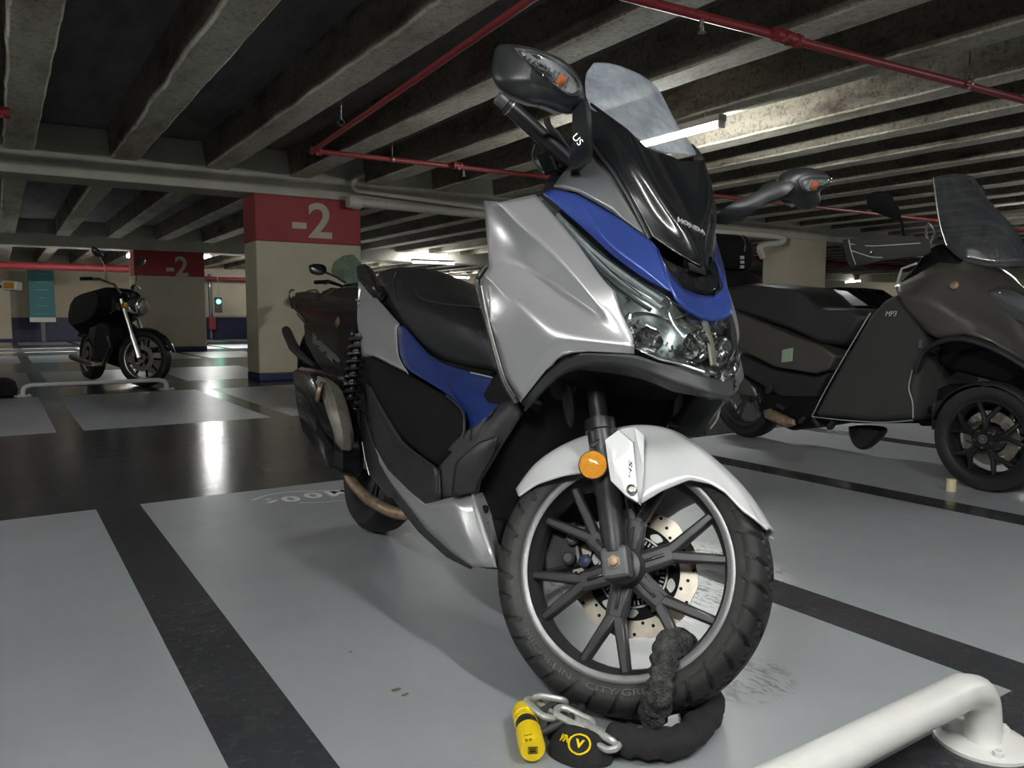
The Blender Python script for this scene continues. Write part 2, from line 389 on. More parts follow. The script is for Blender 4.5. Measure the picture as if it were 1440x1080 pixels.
def text(name, s, o, xd, yd, size, m, parent=None, ext=0.0006, label=None, bend=None, shear=0.0, bold=0.0, fit=None):
    cu = bpy.data.curves.new(name, 'FONT'); cu.body = s; cu.size = size; cu.extrude = ext; cu.align_x = 'CENTER'; cu.align_y = 'CENTER'; cu.shear = shear; cu.offset = bold
    tmp = bpy.data.objects.new(name, cu); COL.objects.link(tmp)
    dg = bpy.context.evaluated_depsgraph_get(); me = bpy.data.meshes.new_from_object(tmp.evaluated_get(dg))
    bpy.data.objects.remove(tmp)
    xs = [v.co.x for v in me.vertices]; ys = [v.co.y for v in me.vertices]
    if fit:
        cx, cy = (max(xs)+min(xs))/2, (max(ys)+min(ys))/2; sx = fit[0]/(max(xs)-min(xs)); sy = fit[1]/(max(ys)-min(ys))
        for v in me.vertices: v.co.x = (v.co.x-cx)*sx; v.co.y = (v.co.y-cy)*sy
    if bend:                                    # wrap on a circle of radius bend, centre below (tops outwards) or above
        for v in me.vertices:
            a = v.co.x/abs(bend); r = bend + v.co.y
            v.co.x, v.co.y = (r*sin(a), r*cos(a)) if bend > 0 else (abs(r)*sin(a), -abs(r)*cos(a))
    xd = Vector(xd).normalized(); yd = Vector(yd); yd = (yd - xd*yd.dot(xd)).normalized(); zd = xd.cross(yd)
    me.transform(Matrix.Translation(Vector(o)) @ Matrix((xd, yd, zd)).transposed().to_4x4())
    me.materials.clear(); me.materials.append(m)
    ob = bpy.data.objects.new(name, me); COL.objects.link(ob)
    if parent: ob.parent = parent
    if label: ob['label'] = label
    return ob
from mathutils.bvhtree import BVHTree
def hitter(o):
    """finds the point of a finished part that the given sight line meets (part in the vehicle's own axes)"""
    bpy.context.view_layer.update(); t = BVHTree.FromObject(o, bpy.context.evaluated_depsgraph_get())
    def f(fr, px, py, off=0.0):
        e = fr.I @ EYE; d = (fr.I.to_3x3() @ ray(px, py)).normalized(); r = t.ray_cast(e, d)
        if r[0] is None:
            r = t.find_nearest(e + d*((sum((Vector(c) for c in o.bound_box), Vector())/8)-e).length)
        n = r[1]; n = -n if n.dot(d) > 0 else n
        return r[0] + n*off
    return f
# ================================================================== the car park
ZB, ZG, ZS = 2.38, 2.16, 2.68          # beam soffit, girder soffit, slab
# floor: painted bays (slot 0) between dark stripes and lanes (slot 1), one mesh
XS = [-1.103+1.393*k for k in range(-6, 20)]     # left edge of every dark stripe
XS = [0.289+1.393*(k) for k in range(-8, 22)]
mb = MB()
def bayrow(y0, y1):
    for a in XS:
        for q, (xa, xb) in enumerate(((a, a+0.157), (a+0.157, a+1.393))):
            mb.mi = 1 if q == 0 else 0
            mb.face([mb.bm.verts.new((xa, y0, 0)), mb.bm.verts.new((xb, y0, 0)), mb.bm.verts.new((xb, y1, 0)), mb.bm.verts.new((xa, y1, 0))])
def lane(y0, y1):
    mb.mi = 1; x0, x1 = XS[0], XS[-1]+1.393
    mb.face([mb.bm.verts.new((x0, y0, 0)), mb.bm.verts.new((x1, y0, 0)), mb.bm.verts.new((x1, y1, 0)), mb.bm.verts.new((x0, y1, 0))])
lane(-9.5, -4.7); bayrow(-4.7, -2.0); lane(-2.0, 0.72); bayrow(0.72, 3.42); lane(3.42, 5.86); bayrow(5.86, 8.56); lane(8.56, 9.75)
bayrow(9.75, 12.4); lane(12.4, 14.9); bayrow(14.9, 17.6); lane(17.6, 19.2); bayrow(19.2, 21.9); lane(21.9, 24.3); bayrow(24.3, 27.0); lane(27.0, 29.0)
bmesh.ops.remove_doubles(mb.bm, verts=mb.bm.verts, dist=0.0005)
fl = mb.build('floor', [M['bay'], M['lane']], smooth=False, recalc=False); fl['kind'] = 'structure'
X0, X1 = XS[0], XS[-1]+1.393
# ceiling slab and its beams
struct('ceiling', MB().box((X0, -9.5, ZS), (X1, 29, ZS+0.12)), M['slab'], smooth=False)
nb = 0
for sp, (ya, yb) in enumerate(((-0.0, 9.2), (9.7, 18.4), (18.9, 28.4), (-9.4, 0.0))):
    for k in range(-7, 32):
        x = 0.125+0.936*k
        if sp == 3 and not -5 < k < 9: continue
        if sp in (1, 2) and k > 30: continue
        nb += 1; mb = MB()
        near = sp == 0 and -1 <= k <= 12
        n = 60 if near else 2; ww = 0.255
        R = []
        for i in range(n+1):
            y = ya+(yb-ya)*i/n; d = (lambda s: 0.016*noise.noise(Vector((x*3+s*7, y*2.2, s)))+0.010*noise.noise(Vector((x+s*5, y*9, s*3)))) if near else (lambda s: 0)
            l, r = x+d(1), x+ww+d(2)*0.5
            R.append([(x-0.03+d(3), y, ZS), (l, y, ZB+0.012+d(4)*.5), (l+0.015, y, ZB+d(5)*.3), (r-0.015, y, ZB+d(6)*.3), (r, y, ZB+0.012+d(7)*.5), (x+ww+0.03, y, ZS)])
        # three runs of faces: sides slot 0, soffit slot 1
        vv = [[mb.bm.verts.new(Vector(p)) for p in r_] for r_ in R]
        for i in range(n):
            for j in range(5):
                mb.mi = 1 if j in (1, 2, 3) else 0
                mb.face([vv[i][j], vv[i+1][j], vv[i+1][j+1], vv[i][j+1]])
        mb.mi = 0; mb.face(vv[0][::-1]); mb.face(vv[-1])
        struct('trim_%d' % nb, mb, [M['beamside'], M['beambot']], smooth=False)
for gy in (9.2, 18.4):
    nb += 1; struct('trim_%d' % nb, MB().box((X0, gy, ZG), (X1, gy+0.5, ZS-0.002)), M['girder'], smooth=False, bevel=0.012)
# walls
def banded_wall(name, a, b):
    (x0, y0), (x1, y1) = a, b; m_ = MB(); x0, x1 = sorted((x0, x1)); y0, y1 = sorted((y0, y1))
    for i, (z0, z1) in enumerate(((0, 0.72), (0.72, ZS))):
        m_.mi = i; m_.box((x0, y0, z0), (x1, y1, z1))
    return struct(name, m_, [M['bluebase'], M['cream']], smooth=False)
banded_wall('wall_back', (X0, 28.6), (X1, 28.8))
banded_wall('wall_left', (X0-0.2, -9.5), (X0, 28.8))
banded_wall('wall_right', (X1, -9.5), (X1+0.2, 28.8))
banded_wall('wall_front', (X0, -9.7), (X1, -9.5))
# pillars
def pillar(name, x, y, w, d, label, number=None, red=True, group=None):
    t = thing(name, label, 'pillar', Matrix.Translation((x+w/2, y+d/2, 0)), group)
    hx, hy = w/2, d/2; zb, zr = 0.09, 1.625
    def pt(z0, z1, m, nm, e=0.0, **k): return MB().box((-hx-e, -hy-e, z0), (hx+e, hy+e, z1)).build(nm, m, t, smooth=False, bevel=0.012, **k)
    pt(zb, zr if red else ZG, M['cream'], 'shaft')
    pt(0, zb, M['bluebase'], 'painted_base', 0.004, label='dark blue base')
    if red: pt(zr, ZG, M['redband'], 'painted_band', 0.002, label='red band')
    if number:
        (tx0, tx1, tz0, tz1) = number
        a = text('number', '-2', (0, 0, 0), (1,0,0), (0,0,1), 1, M['creamdirty'], t, ext=0.002, bold=0.018, fit=(tx1-tx0, tz1-tz0))
        a.location = ((tx0+tx1)/2-(x+w/2), -hy-0.004, (tz0+tz1)/2-0)
        a['label'] = 'pale number -2 painted on the red band'
    return t
A, B = ony(411, 333, 9.2), ony(466, 287, 9.2)
pillar('concrete_pillar', 2.52, 9.2, 1.28, 0.5, 'wide cream concrete pillar with red band reading -2, nearest behind the scooters', (A.x, B.x, A.z, B.z))
A, B = ony(234, 388, 18.4), ony(264, 361, 18.4)
pillar('concrete_pillar', 2.48, 18.4, 1.42, 0.6, 'smaller cream pillar with red -2 band, seen farther off behind the cruiser motorbike', (A.x, B.x, A.z, B.z))
pillar('concrete_pillar', 12.05, 9.2, 1.06, 0.6, 'plain beige pillar without number behind the three wheeled scooter seat', None, False)
pillar('concrete_pillar', -0.95, 27.6, 1.30, 0.6, 'pale cream pillar at the far left edge of the photo', None, False)
# ---------------- pipes under the ceiling
def pipe(name, path, r, m, label, cat, fit=(), couplings=(), hang=(), cm=None):
    t = thing(name, label, cat, Matrix.Translation(path[0])); o = Vector(path[0])
    MB().tube([Vector(p)-o for p in path], r, 12).build('pipe_run', m, t)
    for p in fit:
        p = Vector(p)-o; k = MB(); k.lathe([(0.011, 0), (0.011, -0.03), (0.006, -0.032), (0.006, -0.06), (0.022, -0.062), (0.022, -0.066)], p+Vector((0,0,-r*0.8)), (0,0,1), 10)
        k.tube([p+Vector((-0.012,0,-0.05)), p+Vector((-0.016,0,-0.07)), p+Vector((0,0,-0.082)), p+Vector((0.016,0,-0.07)), p+Vector((0.012,0,-0.05))], 0.002, 5)
        k.build('sprinkler_head', M['steel'], t)
    for p, dr in couplings:
        p = Vector(p)-o; k = MB(); dr = Vector(dr).normalized()
        k.lathe([(r, -0.05), (r*1.55, -0.05), (r*1.55, -0.02), (r*1.2, -0.02), (r*1.2, 0.02), (r*1.55, 0.02), (r*1.55, 0.05), (r, 0.05)], p, dr, 16)
        for s_ in (-1, 1): k.box((-0.012, -0.012, -0.012), (0.012, 0.012, 0.012), Matrix.Translation(p+dr.orthogonal().normalized()*r*1.8*s_))
        k.build('coupling', cm or m, t)
    for p in hang:
        p = Vector(p)-o; k = MB(); k.tube([p+Vector((0,0,r)), p+Vector((0,0,ZS-o.z-0.003))], 0.005, 6)
        k.lathe([(r*1.15, -0.012), (r*1.25, -0.012), (r*1.25, 0.012), (r*1.15, 0.012)], p, (0,1,0) if abs((Vector(path[1])-Vector(path[0])).normalized().y) > .7 else (1,0,0), 14, loop=True, cap=False)
        k.build('hanger', M['steel'], t)
    return t
zp = 2.28
A1, A0 = onz(440, 212, zp), onz(745, 0, zp); dirA = (A0-A1).normalized()
pipe('sprinkler_pipe', [A1+dirA*.04, A0+dirA*.25], 0.021, M['red'], 'thin red pipe running towards the viewer under the beams, left of the scooter mirror', 'pipe', hang=[onz(480, 172, zp)])
B1 = onz(780, 250, zp); dB = (B1-A1).normalized()
pipe('sprinkler_pipe', [A1, A1+dB*20], 0.024, M['red'], 'red pipe running across the ceiling just behind the scooter mirror', 'pipe',
     fit=[onz(652, 236, zp)], couplings=[(A1+dB*0.03, dB), (onz(643, 233, zp), dB)], hang=[onz(552, 224, zp)])
C0, C1 = onz(900, 0, zp), onz(1440, 141, zp); dC = (C1-C0).normalized()
pipe('sprinkler_pipe', [C0-dC*.12, C1+dC*8], 0.024, M['red'], 'red pipe crossing the top right of the ceiling', 'pipe',
     fit=[onz(987, 22, zp)], couplings=[(onz(1098, 50, zp), dC), (onz(1116, 56, zp), dC)], hang=[onz(1362, 118, zp)])
D0 = onz(2, 158, 2.26)
pipe('sprinkler_pipe', [D0+Vector((-2.5, 0.2, 0)), D0+Vector((0.02, 0, 0))], 0.028, M['red'], 'short red pipe end at the left edge below the ceiling', 'pipe', couplings=[(D0, (1,0,0))])
for (x0, x1, y, z, r, lb) in ((X0+1, 3.1, 24.0, 2.06, 0.10, 'distant red pipe along the left back of the garage'), (4.4, 26, 27.6, 2.02, 0.06, 'distant red pipe low on the back wall beyond the smaller pillar'), (8.5, 26, 12.5, 2.12, 0.06, 'thick red pipe under far beams behind the right mirrors')):
    pipe('fire_main', [(x0, y, z), (x1, y, z)], r, M['red'], lb, 'pipe', hang=[(x0+(x1-x0)*.2, y, z), (x0+(x1-x0)*.6, y, z)])
# cream drain pipes by the pillar, in front of the girder
t = thing('drain_pipes', 'pair of cream drain pipes running right from the numbered pillar', 'pipe', Matrix.Translation((3.8, 9.1, 2.2)))
o = Vector((3.8, 9.1, 2.2))
for (p, q, r) in (((502, 268), (690, 294), 0.030), ((502, 284), (690, 303), 0.052)):
    a, b = ony(*p, 9.08), ony(*q, 9.08); b = a+(b-a)*3
    MB().tube([a-o, b-o], r, 14).build('pipe_run', M['pipewhite'], t)
a = ony(500, 284, 9.08); MB().lathe([(0.05, -0.10), (0.078, -0.10), (0.085, -0.02), (0.085, 0.06), (0.05, 0.08)], a-o, (1, 0, 0), 18).build('end_cap', M['pipewhite'], t)
a = ony(504, 268, 9.08); b = ony(506, 252, 9.08); MB().tube(cr([a-o, a-o+Vector((-.05, 0, .03)), b-o+Vector((-.06, .0, 0)), b-o+Vector((0.05, 0, 0.06))], 5), 0.035, 12).build('elbow', M['pipewhite'], t)
t = thing('waste_pipe', 'beige waste pipe bending under the girder left of the plain pillar', 'pipe', Matrix.Translation((11, 9.0, 2.1)))
pts = [ony(1018, 326, 9.0), ony(1094, 333, 9.0), ony(1098, 341, 9.0), ony(1072, 345, 9.0), ony(1069, 352, 9.0), ony(1073, 362, 9.0)]
MB().tube([p-Vector((11, 9.0, 2.1)) for p in cr([pts[0]+(pts[0]-pts[1])*1.0]+pts, 5)], 0.055, 12).build('pipe_run', M['pipewhite'], t)
# ---------------- lamps (fluorescent battens under the beams)
def lamp(loc, rz, label, L=1.24, tilt=0.0, group=None, tm='tube', tr=0.019):
    t = thing('fluorescent_lamp', label, 'lamp', Matrix.Translation(loc) @ Matrix.Rotation(rz, 4, 'Z'), group)
    MB().box((-L/2, -0.045, 0.045), (L/2, 0.045, 0.10)).build('housing', M['lampbody'], t, smooth=False, bevel=0.006)
    MB().tube([(-L/2+0.03, 0, 0.02), (L/2-0.03, 0, 0.02)], tr, 14).build('tube', M[tm], t)
    for s_ in (-1, 1):
        MB().box((min(s_*(L/2-0.03), s_*L/2), -0.03, -0.005), (max(s_*(L/2-0.03), s_*L/2), 0.03, 0.05)).build('end_cap', M['lampbody'], t, smooth=False, bevel=0.004)
        MB().tube([(s_*L*.35, 0, 0.098), (s_*L*.35, 0, ZS-loc[2]-.002)], 0.006, 6).build('hanger', M['steel'], t)
    return t
lamp((4.84, 4.98, 2.24), pi/2, 'bright fluorescent tube hanging under the beams, seen through the scooter windscreen')
lamp((2.62, 19.7, 2.13), pi/2, 'distant lamp just left of the smaller numbered pillar', tm='tubebright', tr=.03)
lamp((4.22, 19.8, 2.15), pi/2, 'distant lamp just right of the smaller numbered pillar', tm='tubebright', tr=.03)
lamp((9.40, 18.0, 2.1), 0, 'distant lamp seen above the main scooter seat')
lamp((28.3, 18.6, 2.1), pi/2-0.5, 'distant lamp beyond the dark car at right', tm='tubedim')
lamp((-3.4, 4.6, 2.2), pi/2, 'lamp over the lane, out of frame to the left')
lamp((0.95, -0.75, 2.2), pi/2, 'lamp over the lane just behind the viewer')
lamp((-1.15, -0.35, 2.2), pi/2, 'lamp over the near lane, left of the viewer')
lamp((9.6, -1.4, 2.2), pi/2, 'lamp over the near lane far to the right')
lamp((13.3, 4.9, 2.2), pi/2, 'unseen lamp added over the middle lane to brighten the ceiling at right')  # added beyond the view to lift the beams at right
lamp((-2.6, 13.5, 2.2), pi/2, 'lamp over the far lane, out of frame to the left', tm='tubedim')
lamp((9.5, 24.0, 2.2), 0, 'lamp near the back wall hidden behind the girder')
lamp((14.5, 26.0, 2.2), 0, 'second lamp near the back wall hidden behind the girder')
# ---------------- wheel rails on the floor
def rail(name, x0, x1, y, r, h, label, base=0.075, group=None, dy=0.0):
    t = thing(name, label, 'wheel stop rail', Matrix.Translation((x0, y, 0)), group); L = x1-x0
    b = h*0.9
    path = cr([(0, dy, 0.004), (0, dy, h*0.35), (b*0.18, dy, h*0.80), (b*0.75, dy, h)], 6)
    path += cr([(L-b*0.75, 0, h), (L-b*0.18, 0, h*0.80), (L, 0, h*0.35), (L, 0, 0.004)], 6)
    MB().tube(path, r, 20).build('rail_tube', M['railwhite'], t)
    for x in (0, L):
        f = MB().lathe([(base, 0), (base, 0.006), (base-0.003, 0.008), (r, 0.008)], (x, 0, 0), (0,0,1), 36).build('base_plate', M['railwhite'], t, angle=40)
        for k in range(3):
            a = pi/2+2*pi*k/3+0.35
            MB().lathe([(0.009, 0.008), (0.009, 0.016), (0.004, 0.017), (0.004, 0.021)], (x+(base-0.02)*cos(a), (base-0.02)*sin(a), 0), (0,0,1), 6).build('bolt', M['railwhite'], f)
    return t
rail('wheel_rail', 0.15, 1.43, 0.655, 0.030, 0.115, 'thick white tubular wheel rail bolted to the floor in the near right corner', 0.078)
rail('wheel_rail', 0.17, 1.44, 8.74, 0.022, 0.10, 'white tubular wheel rail in front of the cruiser motorbike', 0.075)
rail('wheel_rail', -0.9, 1.30, 17.2, 0.03, 0.12, 'farthest white wheel rail at left, behind the cruiser')
# ---------------- floor lettering at the end of the bay
t = thing('bay_number', 'white number 006 painted in an oval at the far end of the bay', 'floor marking', Matrix.Translation((1.0, 3.2, 0)))
o = Vector((1.0, 3.2, 0))
def floort(s, pxc, size, nm, **k):
    c = onz(*pxc)-o; return text(nm, s, (c.x, c.y, 0.0012), (-1,0,0), (0,-1,0), size, M['floormark'], t, ext=0.0004, bold=0.006, **k)
c0, c1, c2 = onz(379, 704), onz(409, 702), onz(440, 697)
wd = 0.062
for c, s_ in ((c0, '6'), (c1, '0'), (c2, '0')):
    c = c-o; text('digit', s_, (c.x, c.y, 0.0012), (-1,0,0), (0,-1,0), 0.14, M['floormark'], t, ext=0.0004, bold=0.004, fit=(0.072, 0.105))
c = onz(478, 693)-o; text('letter', 'M', (c.x, c.y, 0.0012), (-1,0,0), (0,-1,0), 0.14, M['floormark'], t, ext=0.0004, bold=0.004, fit=(0.11, 0.105))
def floorline(pxs, wdt):
    P = cr([onz(*p)-o for p in pxs], 8); mb = MB(); R = []
    for i, p in enumerate(P):
        d = (P[min(i+1, len(P)-1)]-P[max(i-1, 0)]).normalized(); nrm = Vector((-d.y, d.x, 0))
        R.append([p+nrm*wdt+Vector((0,0,.0012)), p-nrm*wdt+Vector((0,0,.0012))])
    mb.rings(R, closed=False, cap=False); return mb.build('oval_line', M['floormark'], t, smooth=False)
floorline([(354, 704), (375, 697), (405, 692), (440, 691), (480, 690)], 0.006)
floorline([(420, 707), (445, 707), (470, 705), (500, 703)], 0.004)
# faint white lettering across the far bay line
# ---------------- sign board, signal lamp, fire box, cream roll, debris
Y = 27.4
a, b = ony(42, 452, Y), ony(75, 380, Y)
t = thing('sign_board', 'teal information board on a post by the back wall', 'sign', Matrix.Translation(((a.x+b.x)/2, Y, 0)))
hw = (b.x-a.x)/2; z0, z1 = a.z, b.z
MB().box((-hw, -0.03, z0+0.12), (hw, 0.03, z1)).build('board', M['teal'], t, smooth=False, bevel=0.01)
MB().box((-hw, -0.031, z0-0.02), (hw, 0.031, z0+0.12)).build('lower_strip', M['pale'], t, smooth=False)
MB().box((-0.05, -0.02, 0), (0.05, 0.02, z0-0.02)).build('post', M['gunmetal'], t, smooth=False)
k = MB()
for i in range(6):
    zz = z1-0.12-i*(z1-z0)*0.155; wv = hw*(0.5 if i == 0 else 0.35+0.25*((i*37) % 3)/2)
    k.box((-wv*.9, -0.034, zz-0.012), (wv*.9, -0.031, zz+0.012))
o_ = k.build('text_lines', mat('teal_print', (0.10, 0.30, 0.31), 0.5), t, smooth=False); o_['kind'] = 'stuff'
c = ony(307, 425, 27.0)
t = thing('signal_lamp', 'small green signal light hanging by the back wall', 'signal light', Matrix.Translation(c))
MB().box((-0.11, -0.05, -0.34), (0.11, 0.08, 0.16)).build('housing', M['satin'], t, smooth=False, bevel=0.02)
MB().lathe([(0.075, -0.055), (0.075, -0.048), (0.0, -0.07)][:2], (0, 0, 0.02), (0,1,0), 20).build('lamp_face', M['greenlamp'], t)
MB().tube([(0,0,0.15), (0,0,ZS-c.z-.005)], 0.012, 6).build('hanging_rod', M['steel'], t)
c = ony(298, 455, 28.3); MB_ = MB().box((-0.12, -0.12, -0.22), (0.12, 0.12, 0.22), Matrix.Translation(c)).build('fire_extinguisher_box', M['red'], None, smooth=False, bevel=0.02); tag(MB_, 'small red box on the back wall under the green light', 'box')
c = ony(295, 400, 28.4); tag(MB().tube([(c.x, 28.4, 0), (c.x, 28.4, 2.2)], 0.06, 10).build('wall_pipe', M['gunmetal'], None), 'vertical grey pipe on the back wall beside the green light', 'pipe')
c = onz(1337, 691)
t = thing('tape_roll', 'small cream cylinder standing on the floor by the three wheeler wheel', 'roll', Matrix.Translation(c))
MB().lathe([(0.0185, 0), (0.0205, 0.002), (0.0205, 0.052), (0.0185, 0.054), (0.011, 0.054), (0.011, 0)], (0,0,0), (0,0,1), 28, loop=True, cap=False).build('roll_body', M['creamroll'], t)
def debris(px, py, s, lb, n=7):
    c = onz(px, py); mb = MB(); pts = []
    for i in range(n):
        a = 2*pi*i/n; r = s*(0.5+random.random()*0.6); pts.append((c.x+r*cos(a)*1.6, c.y+r*sin(a)*0.6, 0.0015+random.random()*s*0.25))
    mb.prism(pts, (0, 0, 0.0012)); tag(mb.build('dry_leaf', M['leaf'], None, smooth=False), lb, 'leaf')
debris(556, 972, 0.011, 'small curled brown leaf on grey floor, largest of the scraps left of the padlock')
debris(571, 978, 0.006, 'tiny brown leaf scrap touching the largest leaf')
debris(493, 918, 0.004, 'tiny tan crumb on the floor in the middle of the bay')
debris(1000, 800+225, 0.004, 'tiny dark crumb right of the black lock sleeve')
debris(1242, 1003, 0.003, 'tiny brown crumb above the near white rail')
# ================================================================== the big scooter
FO = onz(905, 1015)
BK = Frame(FO, radians(-93.8), radians(11))
scooter = thing('maxi_scooter', 'silver and blue maxi scooter leaning on its stand in the foreground bay', 'scooter', BK.M)
P = BK.P
def PP(d): return {k: P(*v) for k, v in d.items()}
M['reflector'] = mat('lamp_reflector', (0.70, 0.71, 0.72), 0.3, 0.35, var=0.15, scale=90)
# ---- side fairing (silver), traced on the right half and mirrored
V = PP(dict(a0=(680,282,-.300), a1=(700,285,-.315), a2=(752,273,-.250), a3=(787,312,-.220), a4=(812,342,-.196), a5=(847,392,-.168), a6=(865,410,-.155), a7=(873,437,-.148), a8=(893,480,-.130), a9=(892,498,-.130),
    c1=(757,333,-.264), c2=(810,392,-.219), c3=(860,453,-.170), n1=(688,373,-.305), n0=(682,386,-.335), n2=(675,399,-.325), m1=(743,372,-.245), m2=(803,417,-.196),
    k0=(780,473,-.252), k1=(892,487,-.136), s1=(790,492,-.232), s2=(728,561,-.250), s3=(732,566,-.243), l1=(690,453,-.32), l2=(710,527,-.280), r1=(733,428,-.297)))
F = [('a0','a1','c1','m1','n1'), ('a1','a2','a3','c1'), ('c1','a3','a4','c2'), ('a4','a5','a6','c2'), ('c2','a6','a7','c3'), ('c3','a7','a8','k1'),
     ('m1','c1','c2','m2'), ('m2','c2','c3'), ('n0','n1','m1','r1'), ('r1','m1','m2','k0'), ('m2','c3','k1','k0'), ('k0','k1','a9','s1'), ('n2','n0','r1','l1'), ('l1','r1','k0','l2'), ('l2','k0','s2'), ('s2','k0','s1','s3')]
cage('side_fairing', V, F, M['silver'], scooter, sharp=[('a1','c1','c2','c3'), ('n1','m1','m2','c3'), ('n0','r1','k0','k1'), ('k0','s2'), ('n1','n0')], soft=0.8, edge=0.75, thick=0.005, sub=3)
# black edge strip round the rear of the leg shield, both sides
def edge_strip(pts, r, nm, m, both=True, n=8):
    q = cr([P(*p) for p in pts], 5); o = MB().tube(q, r, n).build(nm, m, scooter)
    if both: mirrored(o)
    return o
edge_strip([(683,375,-.315), (674,388,-.325), (672,400,-.325), (686,455,-.31), (706,530,-.280), (726,567,-.252)], 0.006, 'leg_shield_edge', M['satin'])
edge_strip([(677,402,-.335), (688,455,-.32), (708,528,-.290), (724,558,-.262)], 0.0022, 'leg_shield_trim', M['steel'])
# inner leg shield: across the bike behind the fairing
def across(pts, nm, m, depth=0.05, shrink=0.97, thick=0.006):
    q = [P(*p) for p in pts]; rows = []
    for p in q:
        w = -p.y*shrink; rows.append([Vector((p.x - depth*(1-(t/1.0)**2)*0.6, w*t, p.z)) for t in (-1, -.7, -.35, 0, .35, .7, 1)])
    g = grid(rows, 3, 3); return MB().rings(g, closed=False, cap=False).build(nm, m, scooter, thick=thick)
across([(682,284,-.295), (690,372,-.30), (677,400,-.32), (690,453,-.305), (710,527,-.275), (730,563,-.245)], 'leg_shield', M['satin'], 0.10)
# lower lip of the fairing: dark cowl band below the silver panel, runs to the chin
V = PP(dict(u0=(733,566,-.24), u1=(790,494,-.226), u2=(893,499,-.130), u3=(925,510,-.098), u4=(958,516,-.066), u5=(990,528,-.028), u6=(1008,533,0),
    v0=(741,577,-.232), v1=(796,507,-.215), v2=(880,513,-.138), v3=(905,522,-.112), v4=(950,540,-.075), v5=(1000,550,-.03), v6=(1012,553,0),
    w0=(738,580,-.19), w1=(796,517,-.17), w2=(880,528,-.11), w3=(905,534,-.09), w4=(950,552,-.06), w5=(1000,560,-.025), w6=(1010,562,0)))
F = [('u%d'%i,'u%d'%(i+1),'v%d'%(i+1),'v%d'%i) for i in range(6)]+[('v%d'%i,'v%d'%(i+1),'w%d'%(i+1),'w%d'%i) for i in range(6)]
cage('lower_cowl', V, F, M['grey'], scooter, sharp=[('v0','v1','v2','v3','v4','v5','v6')], edge=0.5, thick=0.006, sym=True, out=(.5,-.3,-.5))
# ---- blue nose
V = PP(dict(b0=(764,272,-.240), b1=(776,266,-.228), b2=(812,273,-.193), b3=(860,300,-.140), b4=(917,339,-.086), b5=(925,350,-.083), b6=(941,386,-.074), b7=(946,412,-.078),
    d1=(810,312,-.197), d2=(860,358,-.150), d3=(900,388,-.115), r1=(812,276,-.20), r2=(842,325,-.172), r3=(862,350,-.153), r4=(900,373,-.118), r5=(943,408,-.08)))
F = [('b0','b1','b2','r2','d1'), ('d1','r2','r3','d2'), ('b2','b3','r3','r2'), ('b3','b4','r4','r3'), ('b4','b5','b6','r4'), ('r4','b6','b7'), ('r3','r4','d3','d2'), ('r4','b7','d3')]
cage('nose_panel', V, F, M['blue'], scooter, sharp=[('b2','r2','r3','r4','b7')], soft=0.75, edge=0.8, thick=0.004, sub=3, out=(.5,-.5,.6))
V = PP(dict(e0=(926,349,-.083), e1=(932,366,-.080), e2=(942,384,-.070), e3=(962,406,-.038), e4=(981,414,0), g0=(944,402,-.079), g1=(951,420,-.073), g2=(965,434,-.050), g3=(984,446,-.018), g4=(992,449,0)))
F = [('e0','e1','g0'), ('e1','e2','g1','g0'), ('e2','e3','g2','g1'), ('e3','e4','g4','g3','g2')]
cage('nose_chevron', V, F, M['blue'], scooter, edge=0.6, thick=0.004, sub=2, sym=True, out=(.8,0,.4), sharp=[])
# dark infill between nose chevron and screen garnish
V = PP(dict(a0=(918,338,-.086), a1=(927,351,-.082), a2=(943,384,-.069), a3=(962,405,-.037), a4=(981,412,0), b0=(925,338,-.08), b1=(935,350,-.07), b2=(955,366,-.06), b3=(975,376,-.035), b4=(985,379,0)))
for k in 'a0 a1 a2 a3 a4'.split(): V[k] = V[k]+Vector((-.008, 0, 0))
for k in 'b0 b1 b2 b3 b4'.split(): V[k] = V[k]+Vector((-.03, 0, 0))
F = [('a%d'%i,'a%d'%(i+1),'b%d'%(i+1),'b%d'%i) for i in range(4)]
cage('nose_duct', V, F, M['gloss'], scooter, edge=0.3, sym=True, out=(.8,0,.4))
# ---- screen garnish (gloss black) with raised middle, and lettering
V = PP(dict(a0=(830,143,-.148), a1=(828,170,-.154), a2=(832,195,-.156), a3=(847,216,-.151), a4=(866,238,-.136), a5=(884,268,-.117), a6=(899,297,-.098), a7=(917,333,-.078), a8=(945,352,-.048), a9=(985,374,-.012),
    b0=(860,165,-.127), b1=(862,190,-.130), b2=(880,222,-.120), b3=(896,252,-.101), b4=(912,285,-.081), b5=(930,318,-.058), b6=(960,348,-.031),
    c0=(882,181,-.11), c1=(890,205,-.112), c2=(905,235,-.100), c3=(920,268,-.082), c4=(938,300,-.058), c5=(962,332,-.030),
    z0=(926,212,0), z1=(936,232,0), z2=(949,262,0), z3=(961,290,0), z4=(974,318,0), z5=(984,345,0), z6=(992,372,0),
    y0=(909,207,-.048), y1=(918,228,-.048), y2=(932,258,-.045), y3=(946,288,-.038), y4=(962,316,-.026)))
